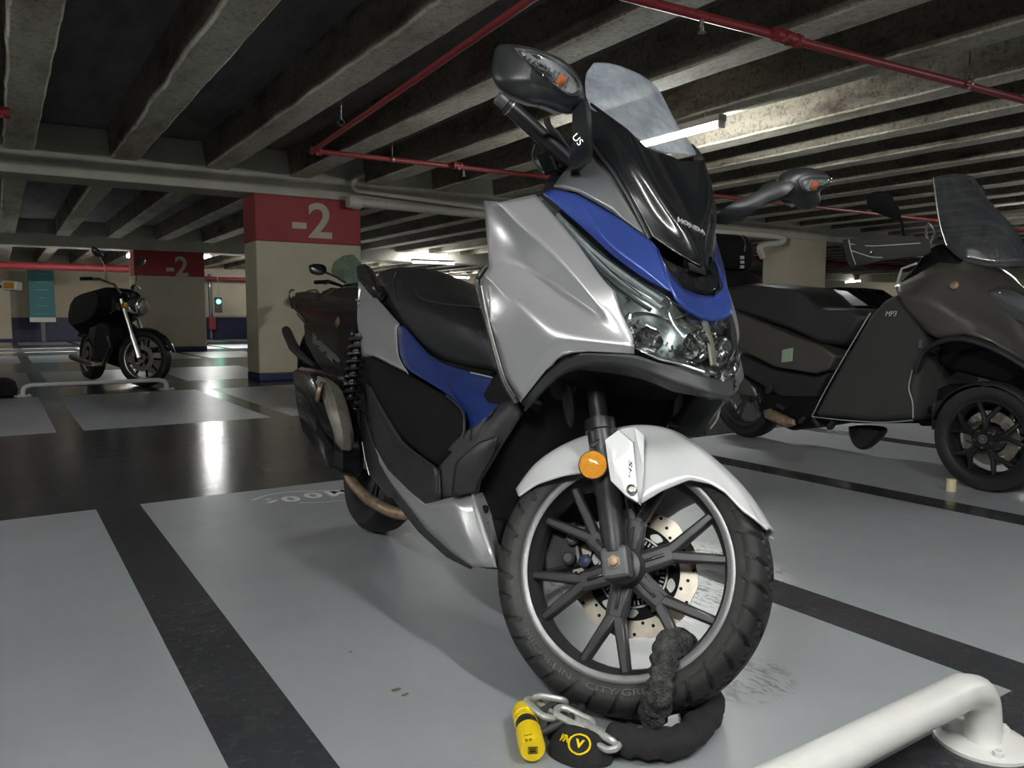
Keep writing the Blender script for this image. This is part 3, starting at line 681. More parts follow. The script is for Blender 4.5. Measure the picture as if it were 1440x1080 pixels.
F = [('a0','a1','b1','b0'), ('a1','a2','a3','b2','b1'), ('a3','a4','b3','b2'), ('a4','a5','b4','b3'), ('a5','a6','b5','b4'), ('a6','a7','a8','b6','b5'), ('a8','a9','z6','b6'),
     ('b0','b1','c1','c0'), ('b1','b2','c2','c1'), ('b2','b3','c3','c2'), ('b3','b4','c4','c3'), ('b4','b5','c5','c4'), ('b5','b6','c5'),
     ('c0','c1','y1','y0'), ('c1','c2','y2','y1'), ('c2','c3','y3','y2'), ('c3','c4','y4','y3'), ('c4','c5','z5','y4'), ('c5','b6','z6','z5'),
     ('y0','y1','z1','z0'), ('y1','y2','z2','z1'), ('y2','y3','z3','z2'), ('y3','y4','z4','z3'), ('y4','z5','z4')]
gv = V
gobj = cage('screen_garnish', V, F, M['gloss'], scooter, sharp=[('a3','a4','a5','a6','a7')], soft=0.4, edge=0.5, thick=0.005, sub=3, sym=True, out=(.8,0,.5))[0]
# bevelled rim of the garnish
q = cr([P(829,197,-.158), P(845,220,-.152), P(863,243,-.138), P(881,272,-.119), P(896,300,-.100), P(914,336,-.080)], 5); o = MB().tube(q, 0.007, 8, flat=0.6).build('garnish_rim', M['satin'], scooter); mirrored(o)
# name on the garnish
GH = hitter(gobj)
c = GH(BK, 972, 318.5, .001); bx = GH(BK, 990, 327, .001)-GH(BK, 955, 309, .001); by = GH(BK, 974, 308, .001)-GH(BK, 970, 330, .001)
nmt = text('name_badge', 'HONDA', c, bx, by, 0.03, M['logo'], scooter, ext=0.0015, bold=0.0006, fit=(bx.length*1.08, 0.0125), label='silver HONDA lettering')
# ---- grey cheek between blue panel and garnish (mirror base)
V = PP(dict(a0=(778,262,-.228), a1=(790,245,-.212), a2=(806,230,-.190), a3=(822,200,-.160), a4=(838,214,-.153), a5=(860,240,-.138), a6=(880,276,-.118), a7=(896,304,-.100), a8=(914,336,-.082),
    b1=(812,270,-.193), b2=(862,299,-.140), m1=(826,243,-.176), m2=(858,268,-.146)))
F = [('a0','a1','m1','b1'), ('a1','a2','m1'), ('a2','a3','a4','m1'), ('m1','a4','a5','m2'), ('a5','a6','m2'), ('m1','m2','b2','b1'), ('m2','a6','a7','b2'), ('a7','a8','b2')]
cage('cheek_panel', V, F, M['gunmetal'], scooter, edge=0.7, thick=0.004, sub=2)
# ---- windscreen
rows = []
for pts in ([(832,92,-.106), (838,88,-.094), (862,90,-.052), (893,101,0)],
            [(825,103,-.122), (840,104,-.095), (868,112,-.055), (900,124,0)],
            [(823,120,-.135), (842,124,-.11), (875,136,-.058), (908,150,0)],
            [(825,138,-.147), (848,148,-.116), (884,165,-.062), (917,180,0)],
            [(829,150,-.153), (856,168,-.124), (893,190,-.066), (926,211,0)]):
    q = [P(*p) for p in pts]; rows.append(q+[mir(p) for p in q[:-1]][::-1])
g = grid(rows, 5, 6)
# lower corners of the screen continue a little outside the garnish
o = MB().rings(g, closed=False, cap=False).build('windscreen', M['screen'], scooter, thick=0.003)
# ---- mirrors
def mirror_unit():
    out = [P(*p) for p in ((701,66,-.43), (712,59,-.42), (746,63,-.40), (789,78,-.35), (814,100,-.305), (825,126,-.275), (822,148,-.27), (804,159,-.285), (773,147,-.335), (744,141,-.375), (713,128,-.41), (700,113,-.43), (697,94,-.435))]
    out = [p for p in out]
    # bring the outline into one sloping plane, then swell forward
    c = sum(out, Vector())/len(out)
    mb = bulge([p - Vector((.012,0,0)) for p in out], Vector((.044, -.006, -.012)), levels=((.80, -.42), (.93, -.30), (1.0, -.10), (.985, .20), (.90, .55), (.70, .85), (.35, 1.0)), n=4)
    h = mb.build('mirror_housing', M['satin'], scooter, angle=60)
    HH = hitter(h); d = Vector((.05, -.012, .01))
    px_ = [(727,69), (746,72), (785,88), (806,106), (815,124), (808,133), (792,129), (764,107), (740,86)]
    LR = cr([Vector((a, b, 0)) for a, b in px_+px_[:1]], 4)[:-1]; lc = sum(LR, Vector())/len(LR)
    def lring(s_, off): return [HH(BK, lc.x+(p.x-lc.x)*s_, lc.y+(p.y-lc.y)*s_, off) for p in LR]
    bk = MB().rings([lring(1.06, -.001), lring(1.05, .003), lring(.93, .004), lring(.90, .001)], cap=False).build('indicator_bezel', M['gunmetal'], h)
    rf = MB().rings([lring(.92, .0012), lring(.5, .0016), lring(.1, .0016)]).build('indicator_reflector', M['reflector'], h, label='silvery indicator reflector')
    bu = MB().lathe([(0.002,0.0),(0.008, 0.001), (0.010, 0.004), (0.004, 0.007)], HH(BK, 788, 113, .001), tuple(HH(BK, 788, 113, .01)-HH(BK, 788, 113, 0)), 12).build('indicator_bulb', M['orange'], h, label='orange indicator bulb')
    k = MB()
    for i in range(10):
        t = .14+i*.075; x = 727+(812-727)*t; yt = 69+(112-69)*t; yb = 74+(140-74)*t
        k.tube([HH(BK, x+3, yt+3, .003), HH(BK, x, (yt+yb)/2, .0035), HH(BK, x-3, yb-3, .003)], .0010, 5)
    rb = k.build('reflector_ribs', M['chrome'], h); rb['kind'] = 'stuff'
    ln = MB().rings([lring(1.0, .003), lring(.95, .0065), lring(.7, .009), lring(.35, .010)]).build('indicator_lens', M['lens'], h)
    # stalk
    st = [P(*p) for p in ((806,158,-.285), (826,140,-.272), (830,165,-.255), (831,195,-.225), (829,222,-.205), (800,240,-.215), (806,205,-.235), (805,180,-.26))]
    sk = bulge(st, Vector((.02, -.018, 0)), levels=((.85, -1.4), (1, -.9), (1, .3), (.8, 1.0)), n=2).build('mirror_stalk', M['satin'], scooter, angle=50)
    # glass on the rear
    k = MB().rings([[c+(p-c)*s_+d*t for p in cr(out+[out[0]], 3)[:-1]] for s_, t in ((.78, -.70), (.76, -.73))]).build('mirror_glass', M['mirrorglass'], h)
    return h, [bk, rf, bu, rb, ln, k], sk
h, subs, sk = mirror_unit()
h2 = mirrored(h); mirrored(sk)
for s_ in subs:
    q = mirrored(s_); q.parent = h2
# stickers on the right stalk
c = P(812, 205, -.245)
text('stalk_sticker', 'US', c+Vector((.03,-.02,0)), Vector((.2,.75,-.6)), Vector((.1,.5,.8)), .02, M['logo'], scooter, fit=(.020,.014))
# ---- headlamp: dark bucket, chrome reflectors, clear lens
lr = [[(756,276,-.252), (766,278,-.243)], [(790,314,-.252), (810,315,-.23)], [(848,393,-.224), (860,361,-.182)], [(868,415,-.215), (900,391,-.137)], [(876,442,-.208), (946,418,-.083)]]
V = PP(dict(a0=(754,274,-.246), a1=(787,311,-.216), a2=(812,341,-.193), a3=(847,391,-.165), a4=(865,410,-.152), a5=(873,437,-.145), a6=(884,462,-.135), a7=(893,488,-.127), a8=(925,503,-.096), a9=(957,511,-.064), a10=(990,522,-.027), a11=(1008,527,0),
    b0=(764,273,-.238), b1=(810,314,-.194), b2=(836,338,-.171), b3=(861,360,-.148), b4=(901,390,-.113), b5=(946,415,-.076), b6=(965,437,-.049), b7=(985,449,-.013), b8=(994,451,0),
    m3=(900,418,-.118), m4=(925,445,-.098), m5=(960,475,-.062), m6=(1006,492,0), m7=(905,465,-.118), m8=(985,478,-.030)))
F = [('a0','a1','b1','b0'), ('a1','a2','b2','b1'), ('a2','a3','b3','b2'), ('a3','a4','m3','b4','b3'), ('a4','a5','m4','m3'), ('m3','m4','b5','b4'), ('a5','a6','m7','m4'), ('a6','a7','a8','m7'), ('m4','m7','a8','m5'), ('m4','m5','b6','b5'), ('m5','m8','b7','b6'), ('m8','m6','b8','b7'), ('a8','a9','m8','m5'), ('a9','a10','a11','m6','m8')]
for k in ('m3','m4','m5','m6','m7','m8'): V[k] = V[k]+Vector((.012, -.006 if k != 'm6' else 0, 0))
cage('headlamp_lens', V, F, M['lens'], scooter, sharp=[], edge=0.8, thick=0.002, sub=2, sym=True, out=(.7,-.4,.3))
Vb = {k: v + Vector((-.022 if k[0] != 'm' else -.055, 0, 0)) for k, v in V.items()}
for k in Vb:
    if abs(V[k].y) > 1e-6: Vb[k].y = V[k].y*0.965
    else: Vb[k].y = 0
hb = cage('headlamp_bucket', Vb, F, mat('lamp_bucket', (.27,.29,.29), .22, .45, var=.4, scale=30), scooter, sharp=[], edge=0.8, thick=0.003, sub=2, sym=True, out=(.7,-.4,.3))[0]
# light bars in the upper arms, laid on the bucket
HB = hitter(hb)
def bar(pts, r, nm, m, off=.004, **k):
    q = cr([HB(BK, x, y, off) for x, y in pts], 4); o = MB().tube(q, r, 6, **k).build(nm, m, hb); mirrored(o); return o
bar([(785,304), (830,352), (880,390), (932,424)], 0.0062, 'position_light', M['reflector'])
bar([(800,322), (842,370), (886,406), (930,434)], 0.0050, 'position_light', M['reflector'])
bar([(812,342), (850,388), (890,420), (915,436)], 0.0040, 'position_light', M['gunmetal'])
bar([(792,300), (845,346), (900,388), (925,404)], 0.0013, 'light_guide', M['chrome'], .008)
bar([(815,338), (860,384), (905,418)], 0.0013, 'light_guide', M['chrome'], .008)
bar([(822,356), (852,398), (878,420)], 0.0013, 'light_guide', M['chrome'], .008)
q = [HB(BK, *p, .012) for p in ((935,415), (942,415), (956,446), (949,448))]
o = MB().prism(q, (-.006, 0, 0)).build('lamp_divider', M['logo'], hb, smooth=False); mirrored(o)
bar([(876,446), (905,441), (935,449), (962,462)], .0018, 'light_guide', M['chrome'], .006)
for (px, py, r, ax_) in ((908,484,.026,(1,-.5,.1)), (968,492,.030,(1,-.2,.05)), (1024,478,.026,(1,.2,.05))):
    if px > 1000: continue
    c = HB(BK, px, py, .012); k = MB()
    k.lathe([(r, .018), (r*.93, .006), (r*.7, -.004), (r*.35, -.010), (.006, -.012)], c, ax_, 12, cap=False)
    k.lathe([(.0055, -.012), (.0055, .004), (.002, .008)], c, ax_, 8)
    o = k.build('reflector_bowl', M['chrome'], hb, smooth=False); mirrored(o)
k = MB()
for (px, py, wx, hy, n_) in ((893,478,16,16,26), (918,492,18,9,16), (975,488,12,22,30), (955,500,14,7,14)):
    for i in range(n_):
        x, y = px+random.uniform(-wx, wx), py+random.uniform(-hy, hy); c = HB(BK, x, y, .014+random.random()*.01)
        if c is None: continue
        k.box((-.002, -.0016, -.0045), (.002, .0016, .0045), Matrix.Translation(c) @ Matrix.Rotation(random.random()*3, 4, 'X') @ Matrix.Rotation(random.random(), 4, 'Z'))
o = k.build('reflector_facets', M['chrome'], hb, smooth=False); o['kind'] = 'stuff'; mirrored(o)
edge_strip([(893,489,-.127), (925,504,-.096), (957,512,-.064), (990,523,-.027)], 0.0018, 'lens_rim', M['chrome'])
MB().tube([P(997,453,0)+Vector((-.012,0,0)), P(1005,480,0)+Vector((-.012,0,0)), P(1009,515,0)+Vector((-.010,0,0))], 0.008, 8, flat=.6).build('centre_divider', mat('lamp_centre', (.42,.38,.31), .3, .3), hb)
# ---- body behind: front core, inner cowl, under seat
def body(nm, secs, m, n=3, **k):
    """closed body: sections (x, z_bottom, z_top, half width bottom, half width top)"""
    R = []
    for (x, z0, z1, w0, w1) in secs:
        zm = (z0+z1)/2; wm = max(w0, w1)*1.02
        R.append([Vector(p) for p in ((x,-w0,z0+.01),(x,-w0*.6,z0),(x,w0*.6,z0),(x,w0,z0+.01),(x,wm,zm),(x,w1,z1-.01),(x,w1*.6,z1),(x,-w1*.6,z1),(x,-w1,z1-.01),(x,-wm,zm))])
    return MB().rings([[Vector(p) for p in r] for r in R]).build(nm, m, scooter, **k)
body('front_frame_cover', [(-.42,.62,.97,.13,.12), (-.34,.60,1.06,.17,.12), (-.25,.60,1.00,.17,.11), (-.17,.64,.90,.12,.06), (-.11,.68,.80,.08,.04)], M['matte'])
body('radiator_cowl', [(-.52,.17,.52,.19,.19), (-.44,.16,.60,.19,.20), (-.37,.18,.66,.16,.19), (-.31,.40,.66,.15,.185), (-.26,.50,.66,.15,.175)], M['matte'])
body('under_seat_body', [(-1.62,.52,.80,.10,.13), (-1.35,.42,.82,.15,.15), (-1.0,.24,.76,.17,.15), (-.70,.20,.68,.18,.13), (-.55,.20,.55,.18,.12)], M['matte'])
# radiator grille hints and hoses behind the fork
MB().tube(cr([(-.30,-.10,.70), (-.26,-.12,.60), (-.28,-.09,.50), (-.33,-.12,.44)], 6), 0.014, 10).build('hose', M['satin'], scooter)
MB().lathe([(0.035,-.01),(0.035,.01),(0.02,.014)], (-.27,-.13,.60), (1,0,0), 20).build('horn', M['satin'], scooter)
# ---- seat
rows = []
for st in ([(531,392,0), (532,394,-.06), (532,400,-.10), (538,408,-.12), (545,414,-.10)],
           [(543,381,0), (541,385,-.07), (541,396,-.125), (546,412,-.155), (556,436,-.15)],
           [(572,376,0), (565,384,-.08), (560,402,-.145), (560,430,-.175), (575,468,-.165)],
           [(608,379,0), (598,392,-.08), (588,414,-.145), (590,440,-.185), (608,500,-.17)],
           [(640,390,0), (632,404,-.08), (625,424,-.15), (628,455,-.19), (645,513,-.165)],
           [(670,404,0), (665,416,-.075), (662,431,-.14), (668,470,-.18), (690,522,-.145)],
           [(700,420,0), (698,430,-.06), (698,445,-.11), (703,480,-.14), (712,525,-.11)]):
    q = [P(*p) for p in st]; rows.append(q[::-1]+[mir(p) for p in q[1:]])
MB().rings(grid(rows, 5, 6), closed=False, cap=False).build('seat', M['vinyl'], scooter, thick=0.02, angle=80)
o = edge_strip([(583,408,-.150), (592,419,-.158), (612,425,-.158), (640,429,-.155), (675,432,-.14)], 0.0025, 'seat_seam', M['grey'])
o = edge_strip([(556,382,-.10), (553,396,-.142), (556,420,-.172), (564,438,-.172), (580,447,-.176)], 0.0025, 'seat_seam', M['grey'])
edge_strip([(556,438,-.155), (576,470,-.172), (608,503,-.176), (645,516,-.17), (693,526,-.15)], 0.006, 'seat_rim', M['matte'])
# ---- side panels, right half and mirrored
def panel(nm, pts, m, inner=None, sharp=(), label=None, lab2=None, edge=.85, th=.005, bul=0.02, sub=2):
    q = [P(*p) for p in pts]; c = sum(q, Vector())/len(q)+Vector((0, -bul, 0)); Vd = {'p%d' % i: v for i, v in enumerate(q)}
    n = len(q)
    for i, v in enumerate(q): Vd['i%d' % i] = v.lerp(c, 0.45)+Vector((0, -bul*.5, 0))
    F = [('p%d'%i, 'p%d'%((i+1)%n), 'i%d'%((i+1)%n), 'i%d'%i) for i in range(n)]+[tuple('i%d'%i for i in range(n))]
    return cage(nm, Vd, F, m, scooter, edge=edge, thick=th, sub=sub, out=(0.1,-1,0.1), label=label, llabel=lab2)
panel('rear_side_panel', [(504,395,-.15), (516,402,-.165), (530,420,-.175), (561,455,-.185), (557,462,-.188), (560,500,-.20), (573,524,-.205), (548,512,-.215), (524,500,-.215), (509,502,-.205), (502,450,-.185)], M['silver'], bul=.006)
edge_strip([(557,459,-.196), (560,500,-.208), (574,526,-.212)], 0.0022, 'panel_trim', M['logo'])
panel('blue_side_panel', [(559,459,-.185), (568,458,-.182), (605,500,-.178), (642,516,-.172), (692,529,-.15), (712,548,-.16), (718,566,-.185), (692,592,-.22), (655,620,-.235), (657,598,-.235), (655,578,-.232), (628,552,-.225), (573,520,-.208), (562,500,-.20)], M['blue'], bul=.004)
edge_strip([(662,524,-.172), (680,528,-.165), (692,531,-.158)], 0.0022, 'seat_latch', M['logo'])
panel('footboard_cover', [(706,565,-.20), (722,562,-.21), (735,580,-.20), (705,628,-.21), (677,676,-.22), (671,694,-.225), (619,704,-.245), (617,655,-.25), (634,626,-.25), (655,606,-.245), (690,585,-.225)], M['grey'], bul=.012)
panel('footboard_recess', [(640,650,-.262), (672,622,-.25), (700,612,-.235), (692,640,-.235), (672,678,-.24), (668,692,-.24), (634,700,-.26)], M['satin'], bul=.006)
panel('foot_well_pad', [(513,505,-.208), (524,502,-.215), (548,513,-.215), (573,525,-.212), (600,541,-.222), (627,556,-.232), (650,578,-.24), (655,592,-.242), (653,613,-.245), (634,637,-.25), (618,656,-.25), (594,640,-.25), (566,618,-.24), (538,572,-.225), (518,535,-.212)], M['matte'], bul=.012)
edge_strip([(628,556,-.238), (650,577,-.25), (653,600,-.255), (650,616,-.258)], 0.003, 'pad_edge', M['grey'])
panel('side_under_cover', [(514,538,-.20), (522,545,-.21), (540,577,-.225), (566,620,-.245), (594,644,-.255), (617,660,-.255), (619,703,-.25), (598,709,-.25), (575,690,-.245), (545,660,-.235), (527,628,-.225), (517,580,-.21)], M['satin'], bul=.006)
# lower silver spoiler with bright fold, front face and black under edge
V = PP(dict(a0=(522,622,-.215), a1=(552,665,-.235), a2=(598,709,-.25), a3=(636,699,-.25), a4=(664,694,-.235), a5=(672,694,-.215), b0=(521,630,-.215), b1=(550,680,-.235), b2=(600,745,-.245), b3=(633,775,-.238), b4=(664,797,-.225), b5=(685,798,-.222), b6=(698,797,-.212),
    m1=(658,760,-.245), c0=(686,735,-.195), c1=(703,798,-.185), c2=(716,800,-.15), c3=(706,720,-.14), c4=(684,690,-.17)))
F = [('a0','a1','b1','b0'), ('a1','a2','b2','b1'), ('a2','a3','m1','b3','b2'), ('a3','a4','b6','b5','m1'), ('m1','b5','b4','b3'), ('a4','a5','c0','b6'), ('a5','c4','c3','c0'), ('c0','c3','c2','c1'), ('b6','c0','c1')]
cage('lower_spoiler', V, F, M['silver'], scooter, sharp=[('a3','m1','b5'), ('a4','b6')], soft=.9, edge=.85, thick=.005, out=(.2,-1,0))
o = MB().lathe([(0.009,0),(0.009,.004),(0.004,.006)], P(683,716,-.2), (0.4,-1,0), 12).build('spoiler_vent', M['matte'], scooter)
o = MB().lathe([(0.006,0),(0.006,.004),(0.003,.006)], P(684,737,-.2), (0.4,-1,0), 12).build('spoiler_screw', M['matte'], scooter)
V = PP(dict(a0=(520,630,-.212), a1=(549,681,-.232), a2=(599,746,-.243), a3=(633,776,-.236), a4=(664,799,-.224), b0=(512,640,-.19), b1=(530,672,-.20), b2=(588,748,-.215), b3=(628,784,-.21), b4=(662,801,-.205)))
cage('spoiler_under_edge', V, [('a%d'%i,'a%d'%(i+1),'b%d'%(i+1),'b%d'%i) for i in range(4)], M['grey'], scooter, edge=.6, out=(0,-1,-.4))
panel('lower_side_cover', [(505,575,-.20), (515,590,-.21), (527,630,-.22), (549,680,-.23), (560,700,-.232), (545,700,-.22), (520,668,-.205), (512,640,-.20), (507,610,-.2)], M['satin'], bul=.004)
edge_strip([(510,622,-.225), (514,645,-.225), (520,668,-.222)], 0.003, 'cover_highlight_rib', M['steel'])
# underside and belly
body('belly', [(-1.02,.26,.34,.14,.17), (-.75,.17,.30,.17,.21), (-.48,.15,.30,.18,.21), (-.34,.19,.30,.14,.17)], M['matte'])
# ---- grab rail, tail
gr = [P(*p) for p in ((504,375,-.13), (514,371,-.14), (521,380,-.15), (530,400,-.165), (538,414,-.17), (527,421,-.17), (514,405,-.16), (506,395,-.15))]
o = bulge(gr, Vector((0,-.018,.006)), levels=((.9,-1.2),(1,-.6),(1,.2),(.8,.9)), n=2).build('grab_rail', M['gloss'], scooter); mirrored(o)
edge_strip([(518,376,-.175), (527,392,-.19), (534,403,-.195)], .0022, 'rail_highlight_strip', M['chrome'])
body('tail_unit', [(-1.84,.74,.80,.05,.06), (-1.72,.66,.86,.09,.11), (-1.5,.56,.86,.13,.14), (-1.35,.50,.84,.15,.15)], M['satin'])
o = MB().tube([P(503,423,-.19)], 0.01).bm.free() if False else None
for px, py in ((502,421), (506,424), (505,430)): MB().lathe([(0.005,0),(0.005,.004),(0.002,.006)], P(px,py,-.195), (0,-1,0), 8).build('rail_bolt', M['chrome'], scooter)
# ---- rear wheel, swing unit, exhaust, shock
def wheel_parts(parent, c, R, tw, rimR, spoke_n=6, tyre=M['rubber'], rimm=M['rim'], n=64, hub=.045, rotor=None, name='wheel', arm=None):
    """tyre, rim with spokes, hub around axis y at c; returns the tyre"""
    c = Vector(c); h = tw/2
    prof = [(rimR+.002, -h*.62), (rimR+.010, -h*.78), (rimR+(R-rimR)*.35, -h*.98), (rimR+(R-rimR)*.68, -h*.92), (rimR+(R-rimR)*.90, -h*.62), (R-.002, -h*.25), (R, 0), (R-.002, h*.25), (rimR+(R-rimR)*.90, h*.62), (rimR+(R-rimR)*.68, h*.92), (rimR+(R-rimR)*.35, h*.98), (rimR+.010, h*.78), (rimR+.002, h*.62)]
    ty = MB().lathe(prof, c, (0,1,0), n, cap=False, loop=True).build('tyre', tyre, parent)
    k = MB(); k.lathe([(rimR+.006, -h*.66), (rimR-.006, -h*.64), (rimR-.014, -h*.4), (rimR-.020, 0), (rimR-.014, h*.4), (rimR-.006, h*.64), (rimR+.006, h*.66)], c, (0,1,0), n, cap=False)
    for i in range(spoke_n):
        a = 2*pi*i/spoke_n+.3
        for s_ in (-.14, .14):
            e = c+Vector((cos(a+s_)*(rimR-.012), 0, sin(a+s_)*(rimR-.012))); b = c+Vector((cos(a)*hub*.8, 0, sin(a)*hub*.8))
            k.tube([b, e], [.012, .009], 6)
    k.lathe([(hub, -h*.5), (hub, h*.5)], c, (0,1,0), 24)
    k.build('rim', rimm, parent)
    if rotor: MB().lathe([(rotor, -.002), (rotor, .002), (rotor*.6, .002), (rotor*.6, -.002)], c+Vector((0,-h*.55,0)), (0,1,0), 40, loop=True, cap=False).build('brake_disc', M['disc'], parent)
    return ty
wheel_parts(scooter, (-1.51, 0, .277), .277, .14, .185, name='rear')
MB().lathe([(.10,-.06),(.12,-.04),(.12,.06),(.08,.09)], (-1.51,.13,.30), (0,1,0), 24).build('transmission_case', M['gunmetal'], scooter)
body('rear_hugger', [(-1.80,.46,.60,.06,.08), (-1.62,.55,.64,.08,.10), (-1.30,.46,.66,.09,.13), (-1.1,.36,.6,.12,.15)], M['matte'])
body('swing_unit', [(-1.50,.22,.38,.10,.10), (-1.2,.22,.46,.12,.13), (-.95,.24,.48,.12,.14)], M['gunmetal'])
mf = [P(*p) for p in ((417,522,-.27), (424,516,-.27), (443,521,-.28), (452,527,-.28), (459,545,-.28), (472,588,-.275), (481,622,-.265), (482,655,-.25), (478,668,-.25), (461,648,-.26), (436,612,-.275), (432,606,-.275), (424,570,-.275))]
o = bulge(mf, Vector((0,-.03,0)), levels=((.88,-2.6),(1,-1.8),(1.0,.0),(.93,.7),(.75,1.0)), n=2).build('silencer_shield', M['gloss'], scooter)
q = [P(*p) for p in ((446,528,-.285), (456,532,-.285), (468,545,-.28), (478,575,-.28), (485,608,-.27), (486,632,-.26), (480,628,-.26), (468,590,-.275), (455,552,-.28))]
bulge(q, Vector((0,-.02,0)), levels=((.9,-1.5),(1,-.8),(1,.4),(.8,1.)), n=2).build('silencer_body', mat('dull_silencer_metal', (.26,.24,.21), .55, .4, var=.3, scale=25), scooter)
q = P(453, 552, -.30); MB().lathe([(0.034,0),(0.034,.012),(0.026,.014),(0.024,.004)], q, (-.5,-1,.1), 24).build('silencer_cap', M['rust'], scooter)
q = [P(*p) for p in ((444,592,-.30), (452,602,-.30), (468,628,-.295), (466,634,-.295), (446,612,-.30))]
bulge(q, Vector((0,-.006,0)), n=1).build('shield_slot', M['matte'], scooter)
MB().tube(cr([P(484,640,-.22), P(492,672,-.21), P(512,696,-.20), P(535,712,-.19), P(560,722,-.17), P(590,722,-.12)], 6), .016, 12).build('exhaust_pipe', M['rust'], scooter)
# shock absorber with spring coils
a, b = P(505,470,-.20), P(491,575,-.20); ax = (b-a); L = ax.length; ax.normalize(); u = ax.orthogonal().normalized(); v = ax.cross(u)
MB().tube([a, b], .014, 12).build('shock_rod', M['satin'], scooter)
MB().tube([a+ax*(L*t/120)+(u*cos(t*.52)+v*sin(t*.52))*.027 for t in range(121)], .0055, 7).build('shock_spring', M['satin'], scooter)
MB().lathe([(.03,0),(.034,.01),(.034,.03),(.02,.035)], b, tuple(ax), 16).build('shock_mount', M['steel'], scooter)
q = MB(); 
for i, (px, py) in enumerate(((488,605), (495,618), (490,632), (500,645), (492,655))): q.box((-.02,-.01,-.008), (.02,.01,.008), Matrix.Translation(P(px,py,-.17)) @ Matrix.Rotation(.7+i*.2, 4, 'Y'))
q.tube([P(482,600,-.19), P(500,590,-.19), P(508,640,-.19), P(484,655,-.19), P(482,600,-.19)], .007, 8)
q.build('rear_bracket', M['matte'], scooter)
# ---- handlebar: grips, levers, controls (turned with the steering)
ST_AX = Vector((-.446, 0, .895)).normalized(); STA = Vector((.089, 0, 0)); STEER = radians(36)
SM = Matrix.Translation((-.085,-.042,-.010)) @ Matrix.Translation(STA) @ Matrix.Rotation(STEER, 4, ST_AX) @ Matrix.Translation(-STA)
SF = BK.sub(SM)
def steered(o): o.matrix_parent_inverse = Matrix.Identity(4); o.matrix_local = SM; return o
ga, gb = P(706,141,-.36), P(800,226,-.20)
gx = (gb-ga).normalized(); gl = (gb-ga).length
g_ = MB().tube([ga+gx*.012, ga+gx*.05, gb], [.0155, .0165, .0165], 18).build('handlebar_grip', M['satin'], scooter)
MB().lathe([(.011,0),(.0145,.003),(.0145,.022),(.010,.024)], ga-gx*.012, tuple(gx), 18).build('bar_end', M['gunmetal'], scooter)
MB().lathe([(.0185,0),(.0185,.003),(.017,.003)], ga+gx*.020, tuple(gx), 18).build('grip_ring', M['steel'], scooter)
q = cr([P(797,222,-.19), P(786,206,-.22), P(774,190,-.25), P(764,180,-.28), P(761,168,-.29)], 5)
MB().tube([p+Vector((.02,0,0)) for p in q], .0075, 10, flat=.6).build('brake_lever', M['gunmetal'], scooter)
k = MB(); k.box((-.03,-.032,-.02), (.03,.032,.03), Matrix.Translation(P(786,222,-.20)+Vector((-.0,0,-.004))) @ Matrix.Rotation(.7, 4, 'X')); k.build('switch_housing', M['gloss'], scooter, bevel=.008, smooth=False)
k = MB()
for (px, py) in ((764,205), (771,213), (776,221), (783,232), (791,238)):
    k.lathe([(.006,0),(.006,.02),(.003,.022)], P(px,py,-.205), (.7,-.7,.1), 8)
k.tube(cr([P(752,205,-.21), P(748,218,-.21), P(755,234,-.20), P(772,245,-.19), P(792,246,-.18)], 5), .0022, 6)
k.tube(cr([P(770,206,-.20), P(766,222,-.20), P(774,238,-.19), P(795,246,-.18)], 5), .0035, 6)
k.build('lever_pivot', M['matte'], scooter)
MB().tube(cr([P(752,203,-.215), P(748,218,-.215), P(756,236,-.205), P(775,247,-.19)], 5), .0016, 6).build('brake_cable', M['gunmetal'], scooter)
MB().tube([gb, P(826,244,-.14), P(845,262,-.05)], .014, 12).build('handlebar', M['satin'], scooter)
body('instrument_cover', [(-.50,.92,1.04,.13,.10), (-.40,.94,1.13,.17,.13), (-.30,.96,1.10,.17,.12)], M['satin'])
# left grip mirrored from the turned bar: other end of the same bar
lg = BK.I @ (BK.M @ Vector((-.40, .30, 1.03)))
# ---- fork, front wheel, fender in the steered frame
def S(px, py, lat): return SF.P(px, py, lat)
AXL = Vector((0, 0, .275)); fd = Vector((-.446, 0, .895))
wheel = bpy.data.objects.new('front_wheel_unit', None)
bpy.data.objects.remove(wheel)
for sd in (-1, 1):
    y = sd*.086
    o = MB().tube([AXL+Vector((0,y,0))+fd*t for t in (.27,.72)], .0185, 20).build('fork_tube', M['satin'] , scooter); steered(o)
    k = MB().tube([AXL+Vector((0,y,0))+fd*t for t in (.02,.05,.13,.135,.26,.262,.285,.287)], [.022,.0245,.0245,.027,.027,.031,.031,.021], 24)
    o = k.build('fork_slider', M['satin'], scooter, angle=50); steered(o)
    k = MB().box((-.026,-.019,-.030), (.026,.019,.030), Matrix.Translation(AXL+Vector((0,y,0))) @ Matrix.Rotation(-radians(26.5), 4, 'Y'))
    q = k.build('axle_clamp', M['gunmetal'], scooter, smooth=False, bevel=.007); steered(q)
    k = MB().lathe([(.013,0),(.013,.003),(.009,.003),(.009,.010),(.004,.011)], AXL+Vector((0,y+sd*.019,0)), (0,sd,0), 6).build('axle_bolt', M['rust'] if sd < 0 else M['steel'], q)
FW_ = AXL
